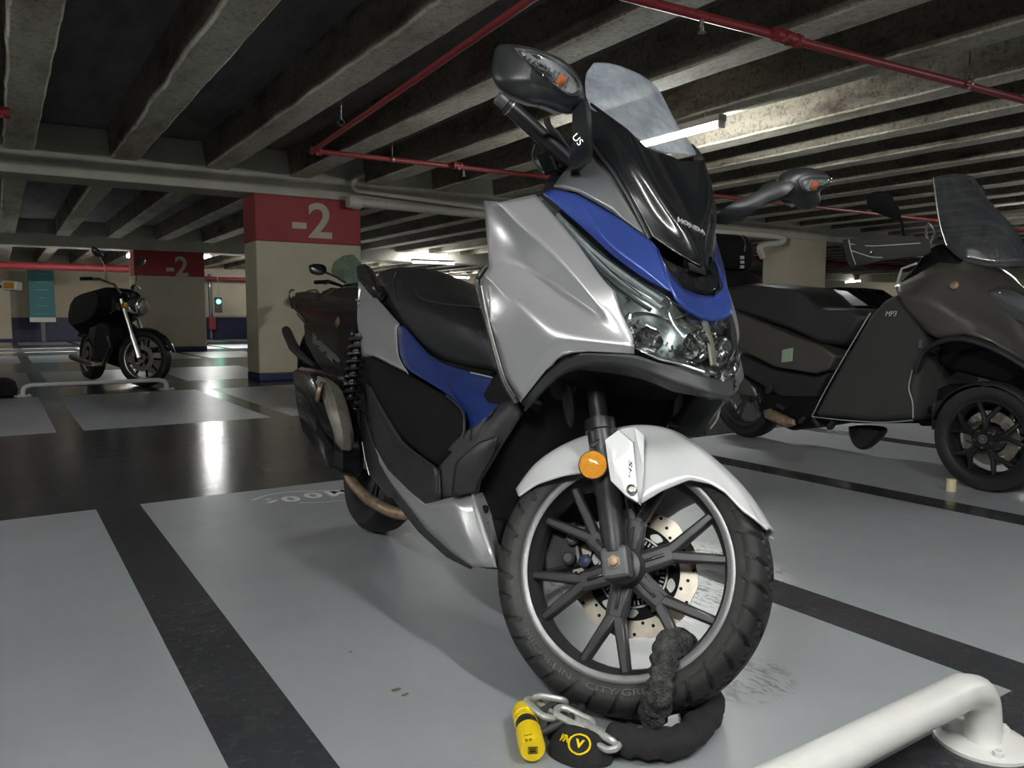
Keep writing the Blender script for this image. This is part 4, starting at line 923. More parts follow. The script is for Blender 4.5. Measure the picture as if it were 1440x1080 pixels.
# tyre with cut tread
def tread_tyre(parent):
    R, rr, hw = .271, .2030, .060; N, K = 760, 46; mb = MB(); 
    prof = []
    for j in range(K+1):
        s = -1+2*j/K; a = s*2.55/2*1.02
        # rounded cross-section, wider at the shoulders
        y = hw*sin(min(pi/2, abs(a))*1.0)*(1 if a > 0 else -1) if abs(a) < pi/2 else hw*(1-.16*((abs(a)-pi/2)/1.0)**1.3)*(1 if a > 0 else -1)
        if abs(a) < pi/2: r = R-.046*(1-cos(a))
        else: r = R-.046-(abs(a)-pi/2)/(2.6/2*1.02*1.0+.001-pi/2+.5)*.03
        prof.append((s, r, y))
    # finish the walls down to the bead
    prof = []
    pts = cr([(.0,0,rr+.002), (.0,0,0)], 1)
    ctrl = [(-.040,rr), (-.052,rr+.010), (-.0585,rr+.026), (-.0605,rr+.038), (-.055,rr+.0510), (-.041,rr+.0605), (-.020,rr+.0665), (0,R), (.020,rr+.0665), (.041,rr+.0605), (.055,rr+.0510), (.0605,rr+.038), (.0585,rr+.026), (.050,rr+.012), (.040,rr)]
    cc = cr([Vector((a, 0, b)) for a, b in ctrl], 5); nn = len(cc)
    vs_ = []
    per = 2*pi/17
    for i in range(N):
        th = 2*pi*i/N; row = []
        for j, p in enumerate(cc):
            y, r = p.x, p.z; s = y/.060; g = 0.0
            dist = r-rr
            if dist > .022:
                # distance along the tread from centre in metres
                t = abs(y)/.060 if dist > .0510 else .9+.45*(.0510-dist)/.0290
                sg = 1 if y > 0 else -1
                u = ((th/per)+(0 if sg > 0 else .5)) % 1.0
                # long slanting grooves: three-piece zigzag
                if t < .30: c0 = .10+t*.5
                elif t < .62: c0 = .25+(t-.30)*1.9
                else: c0 = .86+(t-.62)*.45
                for off in (0, .5):
                    lo, hi = (.04, 1.32) if off == 0 else (.36, 1.20)
                    if lo < t < hi:
                        dd = abs(((u-c0-off+.5) % 1.0)-.5)*per*R
                        g = max(g, 1-max(0, dd-.0036)/.0012) if dd < .0048 else g
                # lengthwise joints
                if .30 < t < .36 and (u % .5) < .17: g = max(g, .9)
            row.append((th, r-.0070*max(0, min(1, g)), y))
        vs_.append(row)
    vv = [[mb.bm.verts.new((r*cos(th), y, r*sin(th))) for th, r, y in row] for row in vs_]
    for i in range(N):
        a, b = vv[i], vv[(i+1) % N]
        for j in range(nn-1):
            f = mb.face([a[j], a[j+1], b[j+1], b[j]])
            if f and (cc[j].z-rr) < .023: f.material_index = 1
    o = mb.build('tyre', [M['rubber'], M['rubwall']], parent, angle=32)
    return o
ty = tread_tyre(scooter); ty.data.transform(Matrix.Translation(AXL)); steered(ty)
def on_wheel(o, par=None):
    """parts built around the axle centre, then put in place with the steering"""
    o.data.transform(Matrix.Translation(AXL)); 
    if par is None: steered(o)
    return o
# raised sidewall lettering (right wall), tops towards the hub
tw_ = text('sidewall_lettering', 'MICHELIN', (0,-.0590,0), (1,0,0), (0,0,1), .02, M['letter'], ty, ext=.0005, fit=(.125,.0110), bend=-.2245); on_wheel(tw_, 1)
tw_.data.transform(Matrix.Translation(AXL) @ Matrix.Rotation(radians(22), 4, 'Y') @ Matrix.Translation(-AXL))
tw_ = text('sidewall_lettering', 'CITY GRIP', (0,-.0590,0), (1,0,0), (0,0,1), .02, M['letter'], ty, ext=.0005, fit=(.125,.0110), bend=-.2245); on_wheel(tw_, 1)
tw_.data.transform(Matrix.Translation(AXL) @ Matrix.Rotation(radians(-18), 4, 'Y') @ Matrix.Translation(-AXL))
k = MB(); k.lathe([(.2115,-.041), (.2115,-.046), (.205,-.048), (.198,-.044), (.1965,-.034), (.188,-.022), (.184,0), (.188,.022), (.1965,.034), (.198,.044), (.205,.048), (.2115,.046), (.2115,.041), (.194,.02), (.192,0), (.194,-.02)], (0,0,0), (0,1,0), 128, loop=True, cap=False)
rim = on_wheel(k.build('rim', M['rim'], scooter, angle=40))
k = MB(); k.lathe([(.2120,-.0445), (.2105,-.0500), (.2045,-.0508), (.1960,-.0475), (.1965,-.0445)], (0,0,0), (0,1,0), 128, loop=True, cap=False)
o = k.build('rim_lip', M['lip'], rim); on_wheel(o, 1)
SP0 = radians(14+22)
for i in range(6):
    a = SP0+i*pi/3; k = MB()
    def R3(r, t, y): return Vector((r*cos(t), y, r*sin(t)))
    jn = .088
    def arm(p0, p1, w0, w1, d0, d1):
        dr = (p1-p0).normalized(); n_ = Vector((-dr.z, 0, dr.x)); ra, rb = [], []
        for (p, w_, d_) in ((p0, w0, d0), (p1, w1, d1)):
            yf = p.y
            ra.append([p+n_*w_*.5+Vector((0,-d_*.35,0)), p+n_*w_*.32+Vector((0,-d_*.5,0)), p-n_*w_*.32+Vector((0,-d_*.5,0)), p-n_*w_*.5+Vector((0,-d_*.35,0)), p-n_*w_*.42+Vector((0,d_*.5,0)), p+n_*w_*.42+Vector((0,d_*.5,0))])
        k.rings(ra)
    arm(R3(.028, a, -.012), R3(jn+.006, a, -.014), .046, .040, .034, .030)
    for s_ in (-1, 1):
        arm(R3(jn-.004, a+s_*.03, -.014), R3(.192, a+s_*.225, -.016), .024, .019, .028, .026)
    # raised rib down the arm
    k.tube([R3(.035, a, -.028), R3(.08, a, -.029)], .004, 6)
    o = k.build('spoke', M['rim'], scooter, angle=30, bevel=.0015, seg=1); on_wheel(o)
k = MB(); k.lathe([(.020,-.050), (.034,-.046), (.040,-.030), (.046,-.015), (.046,.03), (.038,.05), (.02,.055)], (0,0,0), (0,1,0), 40)
hub_ = on_wheel(k.build('hub', M['rim'], scooter, angle=40))
k = MB(); k.tube([(0,-.092,0), (0,.092,0)], .010, 16); on_wheel(k.build('axle', M['satin'], scooter))
# disc on the far side of the spokes, with carrier, slots and sensor ring
D = .034
def ringpart(nm, r0, r1, y, th, m, par, holes=0):
    k = MB(); k.lathe([(r1,y-th), (r1,y+th), (r0,y+th), (r0,y-th)], (0,0,0), (0,1,0), 96, loop=True, cap=False); o = k.build(nm, m, par, angle=30); return o
k = MB(); n_ = 144; ro = []
prf = [[Vector(((.128+.0022*sin(12*t))*cos(t), y, (.128+.0022*sin(12*t))*sin(t))) for t in [2*pi*i/n_ for i in range(n_)]] for y in (D-.002, D+.002)]
pri = [[Vector((.092*cos(t), y, .092*sin(t))) for t in [2*pi*i/n_ for i in range(n_)]] for y in (D+.002, D-.002)]
k.rings(prf+pri, loop=True, cap=False); dsc = on_wheel(k.build('brake_disc', M['disc'], scooter, angle=30))
k = MB()
for i in range(36):
    t = 2*pi*i/36; r = (.100, .110, .120)[i % 3]
    k.lathe([(.0034,-.0004),(.0034,.0005)], R3(r, t, D-.0022), (0,1,0), 10)
o = k.build('disc_holes', M['matte'], dsc); on_wheel(o, 1); o['kind'] = 'stuff'
o = ringpart('disc_carrier', .036, .094, D-.003, .002, M['matte'], dsc); on_wheel(o, 1)
def cwin(pts, n_):
    o = MB().prism(cr(pts+[pts[0]], n_)[:-1], (0,-.0008,0)).build('carrier_window', M['pale'], dsc, smooth=False); on_wheel(o, 1)
for i in range(10):
    t = 2*pi*i/10; cwin([R3(.074, t-.10, D-.0056), R3(.086, t-.16, D-.0056), R3(.089, t+.02, D-.0056), R3(.080, t+.16, D-.0056), R3(.073, t+.08, D-.0056)], 3)
    t += pi/10
    if i % 2 == 0: cwin([R3(.045, t-.14, D-.0056), R3(.054, t-.12, D-.0056), R3(.054, t+.12, D-.0056), R3(.045, t+.14, D-.0056)], 1)
k = MB(); k.lathe([(.0715,D-.0062), (.0715,D-.0078), (.0680,D-.0078), (.0680,D-.0062)], (0,0,0), (0,1,0), 72, loop=True, cap=False)
for i in range(48):
    t = 2*pi*i/48; n_ = Vector((-sin(t), 0, cos(t)))*.0014
    k.prism([R3(.057, t, D-.0062)+n_, R3(.0655, t, D-.0062)+n_, R3(.0655, t, D-.0062)-n_, R3(.057, t, D-.0062)-n_], (0,-.0014,0))
o = k.build('sensor_ring', M['pale'], dsc, smooth=False); on_wheel(o, 1)
# caliper on the left leg behind the spokes
k = MB(); 
Mc = Matrix.Rotation(0, 4, 'Y')
def wl(px, py, lat): return SF.P(px, py, lat)
ca = wl(792, 772, .045)
k.box((-.045,-.022,-.05), (.045,.03,.05), Matrix.Translation(ca) @ Matrix.Rotation(radians(-30), 4, 'Y'))
cal = k.build('brake_caliper', M['satin'], scooter, smooth=False, bevel=.012, seg=3); steered(cal)
k = MB(); 
for (px, py) in ((805, 757), (800, 785), (832, 742)): k.lathe([(.012,-.02),(.014,-.016),(.014,.004),(.009,.008)], wl(px, py, .012), (0,-1,0), 18)
k.tube(cr([wl(795,765,.03), wl(805,748,.02), wl(820,745,.02), wl(835,760,.03), wl(845,748,.04)], 4), .008, 8)
o = k.build('caliper_pistons', M['gunmetal'], cal)
o = MB().lathe([(.013,0),(.013,.006),(.008,.009)], wl(823,789,.02), (0,-1,0), 18).build('caliper_cap', mat('caliper_cap_blue', (.06,.07,.16), .4), cal)
# fender (white pearl), sym about the wheel plane
tops = [(1089,746), (1066,707), (1040,675), (1010,648), (975,619), (945,604), (905,599), (866,606), (825,616), (790,632), (755,656), (730,690)]
edges = [(1079,742,-.040), (1062,730,-.062), (1046,719,-.072), (1020,692,-.076), (1000,680,-.078), (969,674,-.080), (940,686,-.084), (899,708,-.090), None, None, None, None]
V = {}; 
for i, (px, py) in enumerate(tops):
    T = S(px, py, 0); V['t%d' % i] = T; d = (T-AXL); r = d.length; d.normalize()
    V['s%d' % i] = AXL+d*(r-.014)+Vector((0, -.058 if 0 < i < 11 else -.045, 0))
    V['h%d' % i] = AXL+d*(r-.003)+Vector((0, -.034 if 0 < i < 11 else -.026, 0))
low = {0: (1081,744,-.052), 1: (1064,731,-.068), 2: (1046,719,-.075), 3: (1022,693,-.079), 4: (1000,680,-.081), 5: (969,674,-.083), 6: (930,690,-.090), 7: (858,676,-.094), 8: (822,664,-.085), 9: (791,669,-.080), 10: (754,681,-.074), 11: (729,698,-.060)}
for i, v in low.items(): V['e%d' % i] = S(*v)
V['q6'] = S(899,709,-.094)
F = []
for i in range(11):
    F += [('t%d'%i,'t%d'%(i+1),'h%d'%(i+1),'h%d'%i), ('h%d'%i,'h%d'%(i+1),'s%d'%(i+1),'s%d'%i)]
    if i == 6: F.append(('s6','s7','e7','q6','e6'))
    else: F.append(('s%d'%i,'s%d'%(i+1),'e%d'%(i+1),'e%d'%i))
fe = cage('front_fender', V, F, M['white'], scooter, sharp=[tuple('s%d'%i for i in range(8))], soft=.45, edge=.5, thick=.004, sub=3, sym=True, out=(0,-.3,1))[0]; steered(fe)
# fork shield of the fender, outside the fork leg
q = [S(*p) for p in ((851,618,-.132), (870,604,-.130), (891,622,-.130), (899,709,-.125), (880,698,-.128), (859,677,-.130), (855,650,-.132))]
k = bulge(q, Vector((0,-.010,0)), levels=((1,-1.6),(1,-.2),(.96,.4),(.5,.55)), n=1); o = k.build('fork_shield', M['white'], fe, smooth=False)
q = [S(*p) for p in ((871,604,-.128), (892,600,-.112), (905,612,-.100), (905,660,-.095), (900,709,-.118), (892,622,-.130))]
k = MB().prism(q, (0,.006,0)); k.build('shield_fold', M['white'], fe, smooth=False)
c = S(888,688,-.138); MB().lathe([(.010,-.006),(.0095,.002),(.006,.003),(.005,.001)], c, (0,-1,0), 20).build('shield_bolt', M['steel'], fe)
c = S(886,660,-.1405); text('shield_badge', 'SH', c, (.25,0,-1), (1,0,.25), .02, M['matte'], fe, fit=(.036,.007), ext=.0008, shear=.3)
# amber side reflector on its bracket
c = S(834,654,-.135); dr = (SF.I.to_3x3() @ (EYE-SF.M @ c)).normalized()*.3+Vector((.15,-1,0)); dr.normalize()
rf = MB().lathe([(.0275,-.010),(.0285,-.004),(.0285,0),(.0265,.001)], c, tuple(dr), 36).build('side_reflector', M['satin'], scooter); steered(rf)
MB().lathe([(.0262,.0),(.0262,.0035),(.018,.006),(.006,.007)], c, tuple(dr), 36).build('reflector_lens', M['amber'], rf)
k = MB(); k.tube([S(834,640,-.12), S(831,628,-.12), S(842,622,-.11), S(850,626,-.10)], .007, 8, flat=.4); o = k.build('reflector_bracket', M['chrome'], scooter); steered(o)
# side stand on the left
o = MB().tube([(-.72,.12,.28), (-.74,.24,.12), (-.70,.300,.062)], [.014,.013,.011], 10).build('side_stand', M['satin'], scooter)
# ================================================================== chain lock at the front wheel
t = thing('chain_lock', 'black sleeved lock chain looped through the front wheel and lying on the floor', 'lock chain', Matrix.Translation(onz(880, 1040)))
LO = onz(880, 1040)
def G(px, py, z): return onz(px, py, z)-LO
# long sleeve on the floor, curving round behind the tyre
q = cr([G(856,1036,.030), G(885,1042,.032), G(925,1046,.033), (G(960,1040,.033)), G(985,1018,.032), G(1000,990,.030), G(985,975,.028), G(955,972,.028)], 10)
k = MB().tube(q, [.022]+[.026+.002*sin(i*.9) for i in range(len(q)-2)]+[.02], 20, wob=.13, flat=.95); k.build('floor_sleeve', M['fabric'], t, angle=80)
# standing sleeve up through the wheel
q = cr([G(915,1010,.055), G(922,1000,.060), SF.P(926,975,-.095)+Vector() if False else (SF.M @ SF.P(927,975,-.080))-LO, (SF.M @ SF.P(931,945,-.075))-LO, (SF.M @ SF.P(937,915,-.062))-LO, (SF.M @ SF.P(946,902,-.020))-LO, (SF.M @ SF.P(962,905,.030))-LO, (SF.M @ SF.P(968,930,.075))-LO, (SF.M @ SF.P(960,975,.09))-LO], 9)
k = MB().tube(q, [.020]+[.0235+.0025*sin(i*1.3) for i in range(len(q)-2)]+[.018], 20, wob=.16, flat=1.0); k.build('upright_sleeve', M['dustfabric'], t, angle=80, label='dusty crumpled sleeve standing up through the spokes')
# sleeve end flap with yellow ring and letters
q = [G(775,1040,.012), G(790,1022,.030), G(820,1026,.040), G(850,1040,.036), G(862,1056,.022), G(850,1072,.010), G(815,1077,.006), G(785,1068,.005), G(772,1056,.006)]
k = MB(); c = sum(q, Vector())/len(q); L = cr(q+[q[0]], 5)[:-1]
k.rings([[Vector((p.x, p.y, max(.001, p.z*.25-.002))) for p in L], [Vector((c.x+(p.x-c.x)*1.0, c.y+(p.y-c.y)*1.0, p.z+.004)) for p in L], [c+(p-c)*.75+Vector((0,0,.012)) for p in L], [c+(p-c)*.35+Vector((0,0,.015)) for p in L]])
fl_ = k.build('sleeve_end', M['fabric'], t, angle=60)
class WF:            # plain floor-local frame for sight lines
    I = Matrix.Translation(LO).inverted(); M = Matrix.Translation(LO)
FH = hitter(fl_)
ring = [FH(WF, 815+15*cos(a), 1047+14*sin(a), .0014) for a in [2*pi*i/28 for i in range(28)]]
MB().tube(ring, .0019, 6, loop=True, flat=.5).build('yellow_ring', M['yellow'], fl_)
for (ch, x, y, w_) in (('V', 815, 1046, .016), ('N', 798, 1040, .011), ('V', 791, 1038, .009)):
    o0 = FH(WF, x, y, .0014); xd = FH(WF, x+5, y+1.5, .0014)-o0; yd = FH(WF, x+1, y-5, .0014)-o0
    text('yellow_letter', ch, o0, xd, yd, .02, M['yellow'], fl_, fit=(w_, .015), bold=.001)
# second small flap with letters by the shackle
q = [G(768,1020,.020), G(778,1008,.036), G(792,1008,.040), G(796,1020,.034), G(786,1030,.024), G(772,1030,.016)]
k = bulge(q, Vector((0,0,.010)), levels=((.9,-2),(1,-.6),(1,0),(.8,.7),(.4,1)), n=3); f2 = k.build('sleeve_tab', M['fabric'], t, angle=60)
FH2 = hitter(f2)
for (ch, x, y) in (('V', 778, 1020), ('5', 785, 1014)):
    o0 = FH2(WF, x, y, .0012); xd = FH2(WF, x+4, y-2.5, .0012)-o0; yd = FH2(WF, x-2, y-4, .0012)-o0
    text('yellow_letter', ch, o0, xd, yd, .02, M['yellow'], f2, fit=(.012, .013), bold=.001)
# chain links
def link(a, b, w_, r, nrm, nm='chain_link', m='chainmetal'):
    a, b = Vector(a), Vector(b); d = (b-a); L = d.length; d.normalize(); s = d.cross(Vector(nrm)).normalized(); P_ = []
    for i in range(28):
        th = 2*pi*i/28; P_.append((a+b)/2 + d*((L/2-w_)*(1 if cos(th) > 0 else -1)+w_*cos(th)) + s*w_*sin(th))
    return MB().tube(P_, r, 10, loop=True).build(nm, M[m], t)
link(G(746,984,.045), G(775,1010,.045), .0155, .0062, (.3,-.2,1))
link(G(752,982,.052), G(795,990,.040), .014, .0062, (1,.3,.5))
link(G(783,998,.050), G(832,1022,.036), .015, .0066, (.2,-.5,1))
link(G(815,1012,.036), G(868,1046,.032), .015, .0066, (.6,-.1,.8))
link(G(826,1030,.022), G(866,1052,.034), .013, .0060, (-.2,-.6,1))
# padlock: a thing of its own
pc, pf = onz(736, 1000, .030), onz(749, 1054, .028)
ax = (pf-pc).normalized(); Lp = (pf-pc).length
tl = thing('padlock', 'yellow and black cylindrical padlock joining the lock chain', 'padlock', Matrix.Translation(pc)); 
MB().lathe([(.012,-.004),(.0195,-.002),(.0215,.004),(.0215,Lp*.20),(.0200,Lp*.21),(.0200,Lp*.24),(.0215,Lp*.25),(.0215,Lp*.34),(.0195,Lp*.345)], (0,0,0), tuple(ax), 36).build('barrel_end', M['yellow'], tl, angle=30)
MB().lathe([(.0195,Lp*.34),(.0195,Lp*.56)], (0,0,0), tuple(ax), 36).build('label_band', M['satin'], tl, angle=30)
bb = MB().lathe([(.0195,Lp*.55),(.0225,Lp*.555),(.0225,Lp-.004),(.0205,Lp+.001),(.006,Lp+.0015)], (0,0,0), tuple(ax), 36).build('barrel', M['yellow'], tl, angle=30)
class PF: I = Matrix.Translation(pc).inverted()
BH = hitter(bb)
def mark(x, y, w_, h_, s_, m='matte', n=1):
    o0 = BH(PF, x, y, .0006); xd = BH(PF, x+3, y-.5, .0006)-o0; yd = BH(PF, x+.3, y-3, .0006)-o0
    text('printed_mark', s_, o0, xd, yd, .02, M[m], bb, fit=(w_, h_), ext=.0003)
fc_ = pc*0+ax*(Lp+.0022); u = ax.cross(Vector((0,0,1))).normalized(); v = u.cross(ax)
k = MB()
for (a, b, c_, d_) in ((-.008,-.006,.008,-.0048), (-.008,.0048,.008,.006), (-.008,-.006,-.0068,.006), (.0068,-.006,.008,.006), (-.0055,-.0035,.0055,-.0012), (-.0055,0,.0055,.0012), (-.0055,.0022,.0055,.0034)):
    k.prism([fc_+u*x+v*y for x, y in ((a,b),(c_,b),(c_,d_),(a,d_))], ax*.0004)
k.build('printed_mark', M['matte'], bb, smooth=False)
mark(743, 1034, .013, .004, 'NY'); mark(743, 1040, .012, .004, '55')
lb = [c for c in tl.children if c.name.startswith('label_band')][0]; LH = hitter(lb)
o0 = LH(PF, 741, 1018, .0006); text('printed_mark', 'NY', o0, LH(PF, 745, 1017, .0006)-o0, LH(PF, 741.5, 1014, .0006)-o0, .02, M['yellow'], lb, fit=(.016,.010), ext=.0003, bold=.001)
# shackle: two dark bars with a collar, from the barrel through the chain
sh = cr([onz(752,1034,.030)-pc, onz(775,1024,.034)-pc, onz(800,1010,.040)-pc, onz(818,995,.040)-pc, onz(808,984,.040)-pc, onz(785,988,.044)-pc, onz(762,1000,.044)-pc, onz(748,1008,.036)-pc], 7)
MB().tube(sh, .0068, 14).build('shackle', M['grey'], tl)
# ================================================================== three wheeled scooter at the right
K2 = Frame(Vector((3.80, 1.66, 0)), radians(-94), 0)
tri = thing('three_wheeled_scooter', 'dark bronze grey three wheeled scooter with leg apron and tall screen at the right', 'scooter', K2.M)
Q = K2.P
def qp(pts): return [Q(*p) for p in pts]
def part2(nm, mb, m, **k): return mb.build(nm, m, tri, **k)
def slab2(nm, pts, lat, m, chamf=.04, shrink=.93, bevel=.01, **k):
    P_ = [Q(x, y, -lat) for x, y in pts]; return slab(P_, lat, chamf, shrink).build(nm, m, tri, bevel=bevel, seg=3, **k)
# wheels
cw = Q(1385, 617, -.255); cw.y = -.21; R_ = cw.z
for sd in (-1, 1):
    c = Vector((cw.x, .21*sd, R_)); u = thing_ = bpy.data.objects.new('front_wheel', None); COL.objects.link(u); u.parent = tri
    k = MB(); h = .055; prof = [(.165,-h*.6),(.175,-h*.8),(.20,-h),(.225,-h*.92),(R_-.008,-h*.6),(R_-.001,0),(R_-.008,h*.6),(.225,h*.92),(.20,h),(.175,h*.8),(.165,h*.6)]
    k.lathe(prof, c, (0,1,0), 72, loop=True, cap=False); k.build('tyre', M['rubber'], u, angle=50)
    k = MB(); k.lathe([(.172,-h*.75),(.160,-h*.72),(.150,-h*.3),(.148,h*.4),(.160,h*.72),(.172,h*.75)], c, (0,1,0), 72, cap=False)
    for i in range(5):
        a = 2*pi*i/5+.25
        def r3(r, t, y): return c+Vector((r*cos(t), y, r*sin(t)))
        for s_ in (-1, 1): k.tube([r3(.05, a, -h*.9), r3(.095, a+s_*.08, -h*.95), r3(.155, a+s_*.30, -h*.7)], [.016,.012,.010], 8)
    k.lathe([(.045,-h*1.1),(.055,-h*.9),(.055,h*.4)], c, (0,1,0), 28)
    rm_ = k.build('rim', mat('tri_rim', (.030,.030,.032), .3, .5), u, angle=40)
    MB().lathe([(.019,-h*1.14),(.019,-h*1.10),(.024,-h*1.08)], c, (0,1,0), 24).build('hub_cap', M['steel'], rm_)
    MB().lathe([(.012,-h*1.17),(.009,-h*1.17),(.009,-h*1.13),(.012,-h*1.13)], c, (0,1,0), 20, loop=True, cap=False).build('hub_emblem', M['satin'], rm_)
    k = MB()
    for i in range(5):
        a = 2*pi*i/5+.88; k.lathe([(.006,-h*1.08),(.004,-h*1.14)], c+Vector((.038*cos(a), 0, .038*sin(a))), (0,1,0), 8)
    k.build('wheel_nuts', M['steel'], rm_)
    k = MB(); k.lathe([(.120,-.002),(.120,.002),(.07,.002),(.07,-.002)], c+Vector((0,.0,0)), (0,1,0), 48, loop=True, cap=False)
    k.build('brake_disc', M['disc'], u)
    for a in (.6, 2.4, 3.6, 5.2): MB().box((-.022,-.02,-.014), (.022,.01,.014), Matrix.Translation(c+Vector((.095*cos(a), -.012, .095*sin(a)))) @ Matrix.Rotation(a, 4, 'Y')).build('brake_fitting', M['steel'], u, smooth=False, bevel=.004)
    # mudguard
    rows = []
    for i in range(13):
        a = radians(35+i*11.0); rr = R_+.018
        rows.append([c+Vector((rr*.97*cos(a), -.068, rr*.97*sin(a))), c+Vector((rr*cos(a), -.045, rr*sin(a))), c+Vector((rr*1.015*cos(a), 0, rr*1.015*sin(a))), c+Vector((rr*cos(a), .045, rr*sin(a))), c+Vector((rr*.97*cos(a), .068, rr*.97*sin(a)))])
    MB().rings(rows, closed=False, cap=False).build('mudguard', M['satin'], u, thick=.004)
    f_ = MB().rings([[c+Vector((-R_-.01-.02*t*(1-t), sd*0+w_, .14-.13*t)) for w_ in (-.05, .05)] for t in (0,.3,.6,1.0)], closed=False, cap=False); f_.build('mud_flap', M['rubber'], u, thick=.006)
    MB().tube([c+Vector((0,.05*-sd,0)), Vector((cw.x-.05, .08*sd, R_+.10)), Vector((cw.x-.05, 0, R_+.12))], .018, 10).build('suspension_arm', M['matte'], tri)
cr_ = Q(1043, 583, -.06); RR = .262
wheel_parts(tri, (cr_.x, 0, RR), RR, .14, .18, spoke_n=5, rimm=M['rim'])
# body masses
slab2('engine_case', [(1058,560), (1090,545), (1140,552), (1170,580), (1160,598), (1110,606), (1070,590)], .15, M['matte'])
slab2('floor_board', [(1140,570), (1200,560), (1290,560), (1302,575), (1290,596), (1200,596), (1150,592)], .19, M['matte'])
slab2('rear_body', [(1030,436), (1040,440), (1111,470), (1160,488), (1182,502), (1170,522), (1150,528), (1089,518), (1045,496), (1018,478), (1012,450)], .19, M['bronze'], chamf=.06)
slab2('lower_side_cover', [(1035,496), (1088,520), (1150,530), (1170,524), (1150,560), (1100,560), (1066,540), (1030,520)], .17, M['satin'])
slab2('tail_fender', [(1000,510), (1020,505), (1062,545), (1066,560), (1040,556), (1008,540)], .10, M['bronze'])
slab2('seat', [(1012,402), (1024,402), (1060,398), (1098,402), (1120,404), (1135,415), (1153,433), (1180,434), (1203,436), (1218,446), (1200,478), (1188,487), (1154,486), (1111,465), (1037,440), (1012,432)], .16, M['vinyl'], chamf=.05, bevel=.02)
slab2('pillion_bump', [(1088,408), (1119,403), (1137,416), (1154,434), (1120,436), (1090,425)], .14, M['vinyl'], chamf=.05)
slab2('backrest', [(975,388), (1000,378), (1022,382), (1036,396), (1044,406), (985,406)], .12, M['matte'], chamf=.04)
tc0 = slab2('top_case', [(960,330), (998,327), (1006,338), (1008,360), (1004,378), (960,384)], .17, M['matte'], chamf=.05, shrink=.88)
TH = hitter(tc0)
MB().tube(cr([TH(K2, *p, .003) for p in ((1034,329), (1044,334), (1047,345), (1046,354))], 4), .006, 8).build('case_trim', M['steel'], tri)
for n_ in range(3):
    y = 360+n_*6.5; k = bulge([TH(K2, x_, y_, .003) for x_, y_ in ((1040,y), (1046,y), (1046,y+4.5), (1040,y+4.5))], Vector((.012,-.006,0)), n=1).build('case_reflector', M['pale'], tri, smooth=False)
# leg shield apron: cloth over the leg room
slab2('apron_body', [(1258,412), (1286,430), (1304,470), (1296,520), (1290,560), (1286,591), (1230,594), (1190,590), (1142,586), (1160,550), (1190,497), (1224,440), (1242,420)], .25, M['apron'], chamf=.05, shrink=.95, bevel=.02)
for pl in ([(1224,440,-.256), (1190,497,-.256), (1160,550,-.256), (1142,585,-.256)], [(1142,586,-.254), (1190,591,-.254), (1240,594,-.254), (1284,591,-.254)], [(1283,520,-.257), (1278,545,-.257), (1283,565,-.257), (1284,588,-.257)]):
    MB().tube(cr(qp(pl), 4), .003, 6).build('apron_piping', M['piping'], tri)
c = Q(1253, 441, -.258); text('model_lettering', 'MP3', c, (-.0+1,0,.0), (.0,0,1), .03, M['pale'], tri, fit=(.060,.024), shear=.25)
for o in [c_ for c_ in tri.children if c_.name.startswith('model_lettering')]: pass
# front fairing
V2 = {k_: Q(*v) for k_, v in dict(a0=(1258,402,-.22), a1=(1290,386,-.22), a2=(1315,377,-.24), a3=(1350,384,-.23), a4=(1372,396,-.20), a5=(1382,408,-.17), a6=(1412,440,-.15), a7=(1440,462,-.13), a8=(1476,490,-.08), a9=(1490,500,0),
    t2=(1330,360,-.12), t3=(1360,366,-.10), t4=(1385,378,-.08), t5=(1420,400,-.06), t6=(1470,440,-.03), z3=(1345,350,0), z5=(1400,372,0), z6=(1470,430,0),
    m0=(1262,413,-.27), m1=(1300,418,-.285), m2=(1350,438,-.29), m3=(1400,462,-.28), m4=(1450,490,-.22), m5=(1490,520,-.12), m6=(1500,530,0),
    b0=(1268,428,-.26), b1=(1302,467,-.27), b2=(1319,476,-.28), b3=(1355,470,-.30), b4=(1395,480,-.31), b5=(1440,508,-.30), b6=(1480,545,-.20), b7=(1500,560,0)).items()}
F2 = [('a0','a1','m1','m0'), ('a1','a2','a3','m1'), ('a3','a4','a5','m2','m1'), ('a5','a6','m3','m2'), ('a6','a7','m4','m3'), ('a7','a8','m5','m4'), ('a8','a9','m6','m5'), ('m0','m1','b1','b0'), ('m1','m2','b2','b1'), ('m2','b3','b2'), ('m2','m3','b4','b3'), ('m3','m4','b5','b4'), ('m4','m5','b6','b5'), ('m5','m6','b7','b6'),
      ('a1','t2','t3','a2'), ('a2','t3','a3'), ('a3','t3','t4','a4'), ('a4','t4','a5'), ('a5','t4','t5','a6'), ('a6','t5','t6','a8','a7'), ('t2','z3','t3'), ('t3','z3','z5','t4'), ('t4','z5','t5'), ('t5','z5','z6','t6'), ('t6','z6','a9','a8')]
cage('front_fairing', V2, F2, M['bronze'], tri, sharp=[('m0','m1','m2','m3','m4')], soft=.6, edge=.6, sub=2, sym=True, out=(.3,-1,.3))
slab2('inner_fairing', [(1262,412), (1320,392), (1380,415), (1440,470), (1450,520), (1420,545), (1330,520), (1300,500), (1275,440)], .14, M['matte'])
# wheel arch rim
MB().tube(cr(qp([(1290,520,-.28), (1300,496,-.29), (1320,482,-.30), (1350,476,-.31), (1390,486,-.31), (1436,510,-.31), (1462,530,-.30)]), 5), .022, 10, flat=.6).build('arch_trim', M['satin'], tri)
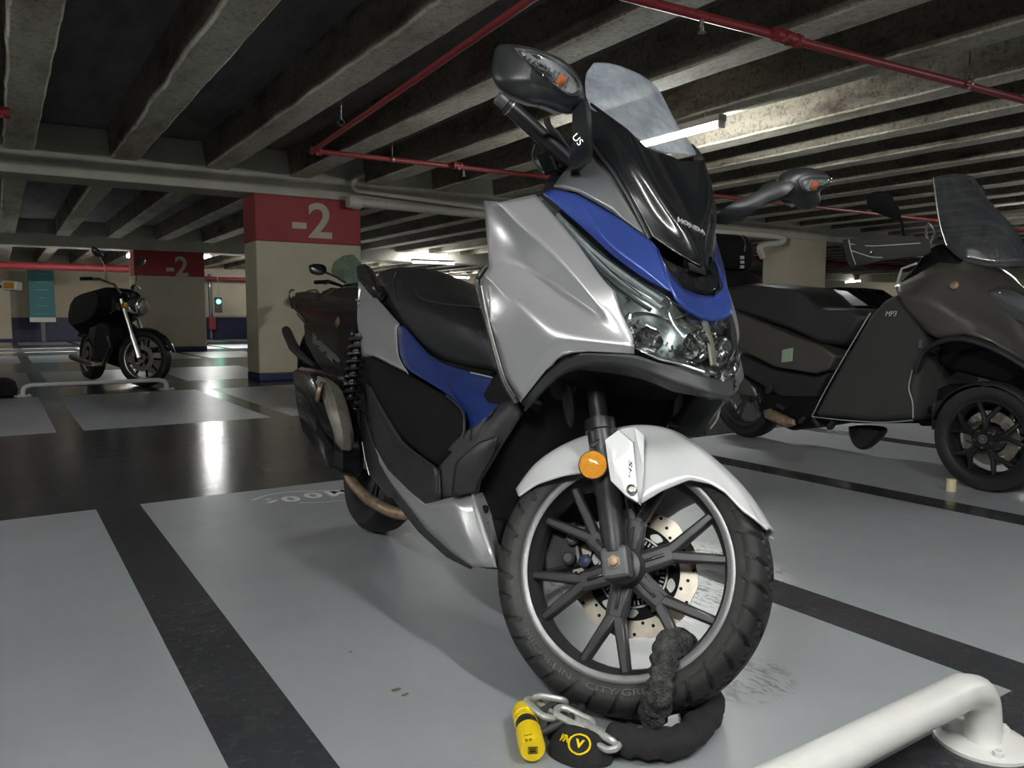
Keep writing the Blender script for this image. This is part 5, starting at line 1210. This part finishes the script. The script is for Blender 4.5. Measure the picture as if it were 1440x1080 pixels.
# headlamp
k = bulge(qp([(1390,412,-.16), (1412,408,-.13), (1440,420,-.12), (1468,452,-.10), (1460,462,-.12), (1425,446,-.14), (1400,428,-.155)]), Vector((.02,-.01,.02)), n=3).build('headlamp', M['gunmetal'], tri)
mirrored(k); k = bulge(qp([(1388,410,-.165), (1412,405,-.135), (1442,418,-.122), (1470,452,-.105), (1462,465,-.125), (1425,449,-.145), (1398,430,-.16)]), Vector((.03,-.012,.03)), n=3).build('headlamp_lens', M['lens'], tri); mirrored(k)
# screen
rows = [qp([(1312,252,-.20), (1318,248,-.15), (1341,244,-.08)]) + [Q(1356,246,0)], qp([(1316,285,-.215), (1335,285,-.16), (1365,285,-.08)])+[Q(1392,285,0)], qp([(1322,320,-.22), (1345,325,-.16), (1385,325,-.08)])+[Q(1430,325,0)], qp([(1330,345,-.215), (1356,366,-.15), (1400,376,-.08)])+[Q(1450,372,0)]]
rows = [r+[mir(p) for p in r[:-1]][::-1] for r in rows]
MB().rings(grid(rows, 4, 5), closed=False, cap=False).build('windscreen', M['smoke'], tri, thick=.004)
MB().tube(cr([Q(1313,250,-.203), Q(1317,285,-.218), Q(1323,320,-.223), Q(1331,345,-.218)], 4), .003, 6).build('screen_edge', M['steel'], tri)
# mirror, muffs, bar
k = bulge(qp([(1218,277,-.42), (1228,270,-.41), (1240,273,-.39), (1249,284,-.37), (1258,300,-.36), (1262,309,-.355), (1240,302,-.38), (1222,294,-.41)]), Vector((.05,0,.01)), n=3); o = k.build('mirror_housing', M['matte'], tri); mirrored(o)
o = MB().tube(cr(qp([(1259,303,-.34), (1267,310,-.33), (1270,328,-.31), (1272,340,-.29)]), 4), .007, 8).build('mirror_stalk', M['matte'], tri); mirrored(o)
k = bulge(qp([(1192,336,-.42), (1224,331,-.38), (1262,332,-.32), (1298,336,-.24), (1303,345,-.23), (1300,360,-.24), (1260,366,-.31), (1225,370,-.37), (1203,374,-.40), (1195,354,-.42)]), Vector((.07,-.02,.0)), levels=((.8,-1),(1,-.5),(1,.3),(.85,.8),(.5,1)), n=3); o = k.build('hand_muff', M['apron'], tri); mirrored(o); MH = hitter(o)
for pl in ([(1194,337), (1197,352), (1204,372)], [(1196,343), (1225,346), (1262,344), (1294,342)], [(1197,352), (1215,358), (1235,362), (1298,360)]):
    MB().tube(cr([MH(K2, x, y, .002) for x, y in pl], 4), .0028, 6).build('muff_piping', M['piping'], tri)
MB().lathe([(.009,0),(.009,.004),(.004,.006)], MH(K2, 1226, 355, .001), (.9,-.4,0), 12).build('muff_stud', M['steel'], tri)
slab2('instrument_hood', [(1300,352), (1316,342), (1334,352), (1350,372), (1345,392), (1300,392), (1280,400), (1262,398), (1284,376)], .15, M['matte'])
k = MB().tube(cr(qp([(1308,345,-.2), (1302,330,-.21), (1306,314,-.22), (1314,328,-.20), (1308,345,-.19)]), 4), .006, 8); k.build('brake_reservoir_bracket', M['steel'], tri)
MB().tube(qp([(1262,398,-.26), (1268,378,-.27), (1290,370,-.26)]), .006, 8).build('apron_strap', M['piping'], tri)
c = Q(1342, 401, -.25); MB().lathe([(.018,-.01),(.018,.004),(.010,.008)], c, (.2,-1,.2), 18).build('fairing_grommet', M['rust'], tri)
# sticker, reflector pad, orange brown bar and lower hardware
k = bulge(qp([(1100,492,-.192), (1115,489,-.193), (1114,508,-.196), (1099,510,-.195)]), Vector((0,-.003,0)), levels=((1,-1),(1,0),(.95,.8)), n=1).build('sticker', M['sticker'], tri, smooth=False)
k = bulge(qp([(1074,577,-.20), (1084,574,-.20), (1118,590,-.20), (1120,598,-.20), (1108,602,-.20), (1076,587,-.20)]), Vector((0,-.03,0)), n=1).build('orange_brown_bar', M['rust'], tri, smooth=False, bevel=.005)
k = MB(); 
for (x, y) in ((1070,560), (1085,548), (1100,572), (1130,590), (1150,594), (1170,597)): k.box((-.03,-.02,-.012), (.03,.02,.012), Matrix.Translation(Q(x, y, -.17)) @ Matrix.Rotation(x*.7, 4, 'Y'))
k.build('stand_hardware', M['satin'], tri, smooth=False, bevel=.005)
k = bulge(qp([(1195,600,.0), (1210,598,.0), (1240,600,.0), (1245,608,.0), (1233,622,.0), (1218,632,.0), (1205,628,.0), (1197,615,.0)]), Vector((0,-.03,0)), levels=((.9,-1),(1,-.5),(1,.4),(.8,1)), n=3).build('belly_guard', M['rubber'], tri)
slab2('frame_link', [(1280,560), (1330,540), (1372,560), (1372,620), (1330,600), (1290,600)], .10, M['matte'])
c = Q(1295, 484, -.262); MB().box((-.010,-.006,-.020), (.010,.004,.020), Matrix.Translation(c)).build('apron_buckle', M['gunmetal'], tri, smooth=False, bevel=.003)
# ================================================================== sports tourer beside the numbered pillar
K3 = Frame(Vector((2.60, 6.35, 0)), radians(-92), radians(7))
vt = thing('sport_motorcycle', 'black faired sports motorcycle with green tinted screen beside the numbered pillar', 'motorcycle', K3.M)
def slab3(fr, par, nm, pts, lat, m, chamf=.04, shrink=.9, bevel=.01, **k):
    P_ = [fr.P(x, y, -lat) for x, y in pts]; return slab(P_, lat, chamf, shrink).build(nm, m, par, bevel=bevel, seg=2, **k)
wheel_parts(vt, (0,0,.30), .30, .12, .215); wheel_parts(vt, (-1.46,0,.31), .31, .18, .215)
for sd in (-1, 1): MB().tube([(0,sd*.10,.30), (-.30,sd*.10,.88)], .025, 12).build('fork_leg', M['satin'], vt)
fo_ = MB(); fo_.rings([[Vector((.325*cos(radians(a)), y, .30+.325*sin(radians(a))-abs(y)*.4)) for y in (-.07,-.04,0,.04,.07)] for a in range(20, 150, 12)], closed=False, cap=False); fo_.build('front_fender', M['gloss'], vt, thick=.004)
MB().box((-1.45,-.12,.27), (-.85,-.08,.36)).build('swing_arm', M['gunmetal'], vt, smooth=False, bevel=.02)
S3 = lambda *a, **k: slab3(K3, vt, *a, **k)
S3('side_fairing', [(452,412), (470,402), (495,398), (508,402), (514,420), (508,446), (498,480), (490,518), (480,524), (460,504), (432,470), (428,446), (440,430)], .21, M['gloss'], chamf=.07)
S3('tail_fairing', [(398,424), (404,418), (414,413), (450,416), (456,430), (440,450), (434,462), (424,448), (410,434)], .11, M['gloss'])
S3('seat', [(413,411), (430,409), (446,412), (452,420), (440,424), (414,419)], .12, M['vinyl'])
S3('fuel_tank', [(446,420), (452,408), (464,403), (480,404), (492,412), (488,430), (460,436)], .15, M['gloss'], chamf=.06)
S3('frame_cover', [(430,448), (470,440), (486,468), (486,520), (466,532), (436,520), (424,480)], .13, M['matte'])
S3('headstock', [(478,400), (496,394), (506,400), (508,430), (496,440), (480,430)], .10, M['matte'])
k = bulge([K3.P(*p) for p in ((398,424,-.03), (404,418,-.06), (410,422,-.07), (408,432,-.06), (400,429,-.03))], Vector((-.02,0,0)), n=2).build('tail_lamp', mat('tail_lamp_red', (.10,.008,.008), .2, coat=.8), vt)
rows = []
for r in ([(466,379,-.17), (470,368,-.13), (482,360,-.06), (497,358,0)], [(468,386,-.18), (478,378,-.13), (492,372,-.06), (508,370,0)], [(476,392,-.17), (488,390,-.13), (503,386,-.06), (519,384,0)], [(484,398,-.15), (496,399,-.11), (512,397,-.05), (527,396,0)]):
    q = [K3.P(*p) for p in r]; rows.append(q+[mir(p) for p in q[:-1]][::-1])
MB().rings(grid(rows, 3, 4), closed=False, cap=False).build('windscreen', M['greenscreen'], vt, thick=.004)
k = bulge([K3.P(*p) for p in ((434,374,-.40), (440,371,-.38), (454,372,-.34), (459,378,-.32), (457,385,-.33), (446,387,-.36), (436,383,-.39))], Vector((.05,0,0)), n=3); o = k.build('mirror_housing', M['gloss'], vt); mirrored(o)
o = MB().tube([K3.P(456,382,-.32), K3.P(474,390,-.22), K3.P(486,398,-.14)], .010, 8).build('mirror_stalk', M['satin'], vt); mirrored(o)
o = MB().tube([K3.P(443,397,-.34), K3.P(462,396,-.26), K3.P(480,402,-.12)], [.018,.018,.012], 10).build('handlebar_grip', M['matte'], vt); mirrored(o)
MB().tube([K3.P(456,401,-.30), K3.P(463,397,-.26)], .006, 6).build('clutch_lever', M['steel'], vt)
MB().tube(cr([K3.P(411,434,-.14), K3.P(407,420,-.15), K3.P(408,409,-.15), K3.P(415,408,-.15)], 4), .009, 8).build('grab_rail', M['steel'], vt)
MB().tube(cr([K3.P(433,409,-.15), K3.P(444,408,-.15), K3.P(449,414,-.15)], 4), .009, 8).build('grab_rail', M['steel'], vt)
MB().tube([K3.P(402,464,-.19), K3.P(404,468,-.19), K3.P(413,488,-.19), K3.P(424,500,-.18), K3.P(440,512,-.16)], [.045,.052,.052,.040,.025], 18).build('exhaust_silencer', M['gunmetal'], vt)
MB().tube([K3.P(418,442,-.13), K3.P(430,455,-.15), K3.P(436,464,-.16)], .008, 8).build('tail_trim', M['steel'], vt)
S3('rear_hugger', [(416,500), (432,495), (440,520), (436,545), (422,536)], .08, M['matte'])
M['rim_letter'] = mat('grey_fairing_letters', (.20,.20,.20), .4)
a, b = K3.P(437, 472, -.214), K3.P(480, 514, -.214)
S3('lower_fairing', [(426,452), (488,468), (492,505), (484,530), (466,532), (445,512), (428,480)], .205, M['gloss'], chamf=.03, shrink=.97)
text('model_lettering', 'VFR', (a+b)/2, b-a, Vector((b-a).cross(Vector((0,1,0)))).normalized()*-1 if (b-a).cross(Vector((0,1,0))).z < 0 else (b-a).cross(Vector((0,1,0))), .1, M['rim_letter'], vt, fit=((b-a).length*.92, .085), shear=.3, bold=.01)
k = MB(); c = K3.P(475, 453, -.215); k.lathe([(.05,0),(.04,.008)], c, (0,-1,0), 16); k.build('side_reflector', M['rust'], vt)
k = MB().tube([K3.P(466,420,-.17), K3.P(480,428,-.19), K3.P(495,434,-.20)], .005, 6); k.build('fairing_highlight_trim', M['steel'], vt)
# ================================================================== cruiser in the next row, and one more bike at the left edge
def cruiser(fr, nm, label, full=True, dark=M['gloss'], turn=radians(34)):
    t = thing(nm, label, 'motorcycle', fr.M)
    def tube(n_, pts, r, m, both=False, n=10):
        o = MB().tube([Vector(p) for p in pts], r, n).build(n_, m, t)
        if both: mirrored(o)
        return o
    def prof(n_, pts, w_, m, ch=.04, sh=.88): return slab([Vector((x, 0, z)) for x, z in pts], w_, ch, sh).build(n_, m, t, bevel=.01)
    for x, R, wd, rr in ((0,.31,.12,.225), (-1.40,.31,.16,.20)):
        c = Vector((x,0,R)); h = wd/2
        MB().lathe([(rr,-h*.7),(rr+.03,-h),(R-.02,-h*.75),(R,0),(R-.02,h*.75),(rr+.03,h),(rr,h*.7)], c, (0,1,0), 48, loop=True, cap=False).build('tyre', M['rubber'], t)
        k = MB(); k.lathe([(rr+.005,-h*.72),(rr-.012,-h*.65),(rr-.018,0),(rr-.012,h*.65),(rr+.005,h*.72)], c, (0,1,0), 48, cap=False)
        k.lathe([(.05,-.07),(.05,.07)], c, (0,1,0), 20); k.build('rim', M['steel'], t)
        k = MB()
        for i in range(9):
            a = 2*pi*i/9; k.tube([c, c+Vector((rr*cos(a), 0, rr*sin(a)))], .012, 6)
        k.build('wheel_spokes', M['matte'], t)
        MB().lathe([(.14,-.003),(.14,.003),(.09,.003),(.09,-.003)], c+Vector((0,-.06,0)), (0,1,0), 36, loop=True, cap=False).build('brake_disc', M['steel'], t)
    tube('fork_leg', [(0,-.10,.31), (-.10,-.10,.55)], .030, M['steel'], True); tube('fork_tube', [(-.10,-.10,.55), (-.25,-.10,.93)], .021, M['steel'], True)
    rows = []
    for i in range(9):
        a = radians(20+i*17); rows.append([Vector((.335*cos(a), y, .31+.335*sin(a)-abs(y)*.3)) for y in (-.065,-.04,0,.04,.065)])
    MB().rings(rows, closed=False, cap=False).build('front_fender', M['gloss'], t, thick=.004)
    MB().lathe([(.03,-.15),(.085,-.10),(.105,-.02),(.108,.03),(.10,.035)], (-.10,0,.86), (1,0,0), 28).build('headlamp', M['chrome'], t)
    MB().lathe([(.098,.032),(.08,.055),(.03,.065)], (-.10,0,.86), (1,0,0), 28).build('headlamp_glass', M['steel'], t)
    MB().lathe([(.05,-.05),(.06,0),(.055,.02),(.03,.03)], (-.16,0,.99), (.6,0,1), 20).build('instrument', M['gloss'], t)
    for sd in (-1, 1):
        k = MB(); k.tube([(-.14,sd*.10,.86), (-.14,sd*.17,.86)], .008, 8); st = k.build('indicator_stem', M['satin'], t)
        MB().lathe([(.015,-.03),(.032,-.01),(.034,.02),(.02,.03)], (-.14,sd*.195,.86), (1,0,0), 18).build('indicator', mat('indicator_amber', (.55,.25,.04), .3), st)
    tube('handlebar', [(-.26,-.10,1.0), (-.30,-.16,1.08), (-.38,-.30,1.12), (-.48,-.40,1.10)], .013, M['chrome'], True)
    tube('handlebar_clamp', [(-.26,-.10,1.0), (-.26,.10,1.0)], .015, M['chrome'])
    tube('handlebar_grip', [(-.42,-.34,1.115), (-.50,-.42,1.10)], .019, M['matte'], True)
    tube('brake_lever', [(-.34,-.28,1.11), (-.38,-.40,1.09)], .006, M['steel'], True)
    tube('mirror_stalk', [(-.33,-.24,1.12), (-.34,-.27,1.27), (-.37,-.32,1.37)], .006, M['chrome'], True)
    o = bulge([Vector((-.37, y, z)) for y, z in ((-.25,1.36), (-.30,1.41), (-.40,1.44), (-.44,1.42), (-.42,1.37), (-.33,1.345))], Vector((.03,0,0)), n=3).build('mirror_housing', M['satin'], t); mirrored(o)
    prof('fuel_tank', [(-.30,.90), (-.40,.98), (-.60,.97), (-.80,.86), (-.82,.78), (-.50,.76), (-.32,.80)], .15, dark, .06)
    prof('seat', [(-.78,.84), (-.95,.78), (-1.2,.80), (-1.45,.86), (-1.62,.84), (-1.5,.76), (-1.0,.70), (-.80,.74)], .14, M['vinyl'], .05)
    prof('engine', [(-.38,.62), (-.60,.70), (-.85,.68), (-.95,.45), (-.85,.24), (-.50,.22), (-.36,.40)], .17, M['matte'], .05)
    k = MB()
    for i in range(6): k.box((-.66,-.16,.44+i*.03), (-.46,.16,.452+i*.03))
    k.build('cylinder_fins', M['gunmetal'], t, smooth=False)
    tube('exhaust_pipe', [(-.45,-.16,.52), (-.34,-.17,.40), (-.50,-.18,.22), (-.9,-.19,.20), (-1.5,-.20,.26)], [.022,.022,.024,.032,.038], M['chrome'])
    prof('rear_fender', [(-1.15,.66), (-1.35,.72), (-1.6,.66), (-1.75,.50), (-1.70,.50), (-1.55,.60), (-1.35,.64)], .09, M['gloss'])
    prof('side_cover', [(-.80,.70), (-1.10,.68), (-1.15,.50), (-.90,.46)], .15, dark)
    tube('frame_tube', [(-.28,0,.90), (-.34,0,.50), (-.48,0,.20), (-1.0,0,.24), (-1.40,0,.31)], .022, M['matte'])
    if full:
        prof('rain_cover', [(-.42,1.00), (-.55,1.07), (-.80,1.08), (-1.2,1.05), (-1.5,1.0), (-1.68,.90), (-1.76,.74), (-1.72,.60), (-1.55,.54), (-1.0,.60), (-.60,.70), (-.44,.84)], .24, M['matte'], .14, .72)
    R_ = Matrix.Translation((-.13,0,0)) @ Matrix.Rotation(turn, 4, 'Z') @ Matrix.Translation((.13,0,0)); done = set()
    def turned(o):
        if o.data.name not in done: done.add(o.data.name); o.data.transform(R_)
        for c_ in o.children: turned(c_)
    first = {'tyre': 0, 'rim': 0, 'wheel_spokes': 0, 'brake_disc': 0}
    for o in list(t.children):
        b_ = o.name.split('.')[0]
        if b_ in first:
            if o.data.vertices[0].co.x > -.7: turned(o)
        elif b_ in ('fork_leg', 'fork_tube', 'front_fender', 'headlamp', 'headlamp_glass', 'instrument', 'indicator_stem', 'handlebar', 'handlebar_clamp', 'handlebar_grip', 'brake_lever', 'mirror_stalk', 'mirror_housing'): turned(o)
    return t
K4 = Frame(Vector((1.23, 9.22, 0)), radians(-77), radians(5))
cruiser(K4, 'cruiser_motorcycle', 'black cruiser motorcycle with raised chrome mirror standing behind the white rail at left')
K5 = Frame(Vector((-0.42, 9.05, 0)), radians(-70), radians(4))
lft = cruiser(K5, 'parked_motorcycle', 'motorcycle cut off by the left edge of the photo, showing a big amber indicator', False)
c = K5.I @ ony(17, 402, 8.6)
o = MB().box((-.07,-.05,-.042), (.07,.05,.042), Matrix.Translation(c) @ Matrix.Rotation(radians(70-33), 4, 'Z')).build('large_indicator', M['lampbody'], lft, smooth=False, bevel=.015)
MB().box((-.048,-.056,-.028), (.052,.056,.028), Matrix.Translation(c) @ Matrix.Rotation(radians(70-33), 4, 'Z')).build('indicator_lens', mat('dim_amber', (.60,.22,.02), .3), o, smooth=False, bevel=.008)
MB().tube([c, Vector((-.35, c.y*.3, 1.02))], .016, 8).build('indicator_arm', M['satin'], lft)
k = bulge([onz(x, y, .0)+Vector((0,0,.075)) for x, y in ((-14,556), (6,559), (22,557), (25,553), (14,549), (-14,549))], Vector((0,0,.075)), levels=((.9,-.98),(1,-.7),(1,-.1),(.85,.6),(.5,.95)), n=3)
tag(k.build('black_bag', M['fabric'], None), 'low black bag on the floor at the left edge beside the rail foot', 'bag')
# ---------------- dark car far to the right, behind the three wheeler
KC = Frame(Vector((17.6, 10.2, 0)), radians(-90), 0)
car = thing('parked_car', 'dark car parked far away, seen over the three wheeled scooter seat', 'car', KC.M)
def cprof(n_, pts, w_, m, ch=.12, sh=.94, **k): return slab([Vector((x, 0, z)) for x, z in pts], w_, ch, sh).build(n_, m, car, bevel=.03, **k)
cprof('car_body', [(.75,.25), (.80,.55), (.70,.78), (-.30,.95), (-3.0,.98), (-3.35,.90), (-3.45,.50), (-3.40,.25)], .88, M['cartint'])
cprof('cabin', [(-.20,.93), (-.95,1.40), (-1.4,1.46), (-2.4,1.42), (-3.05,.96)], .72, M['cartint'], .14, .86)
for sd in (-1, 1):
    for x in (0, -2.6):
        MB().lathe([(.20,-.09),(.31,-.10),(.32,0),(.31,.10),(.20,.09)], (x, sd*.80, .32), (0,1,0), 32).build('wheel', M['rubber'], car)
        MB().lathe([(.20,-.11),(.05,-.09),(.02,-.11)] if sd < 0 else [(.20,.11),(.05,.09),(.02,.11)], (x, sd*.80, .32), (0,1,0), 20).build('hub_cap', M['steel'], car)
    MB().box((.66,sd*.62-.14,.58), (.765,sd*.62+.14,.70)).build('headlamp', M['reflector'], car, smooth=False, bevel=.03)
KD = Frame(Vector((8.9, 25.5, 0)), radians(90), 0)
def copy_tree(o, M4, label):
    r = o.copy(); COL.objects.link(r); r.matrix_world = M4; r['label'] = label
    for ch in list(o.children):
        c_ = ch.copy(); COL.objects.link(c_); c_.parent = r
        for g_ in ch.children:
            d_ = g_.copy(); COL.objects.link(d_); d_.parent = c_
    return r
copy_tree(car, Frame(Vector((8.0, 24.2, 0)), radians(-90), 0).M, 'dark car at the back wall, mostly hidden right of the distant green light')
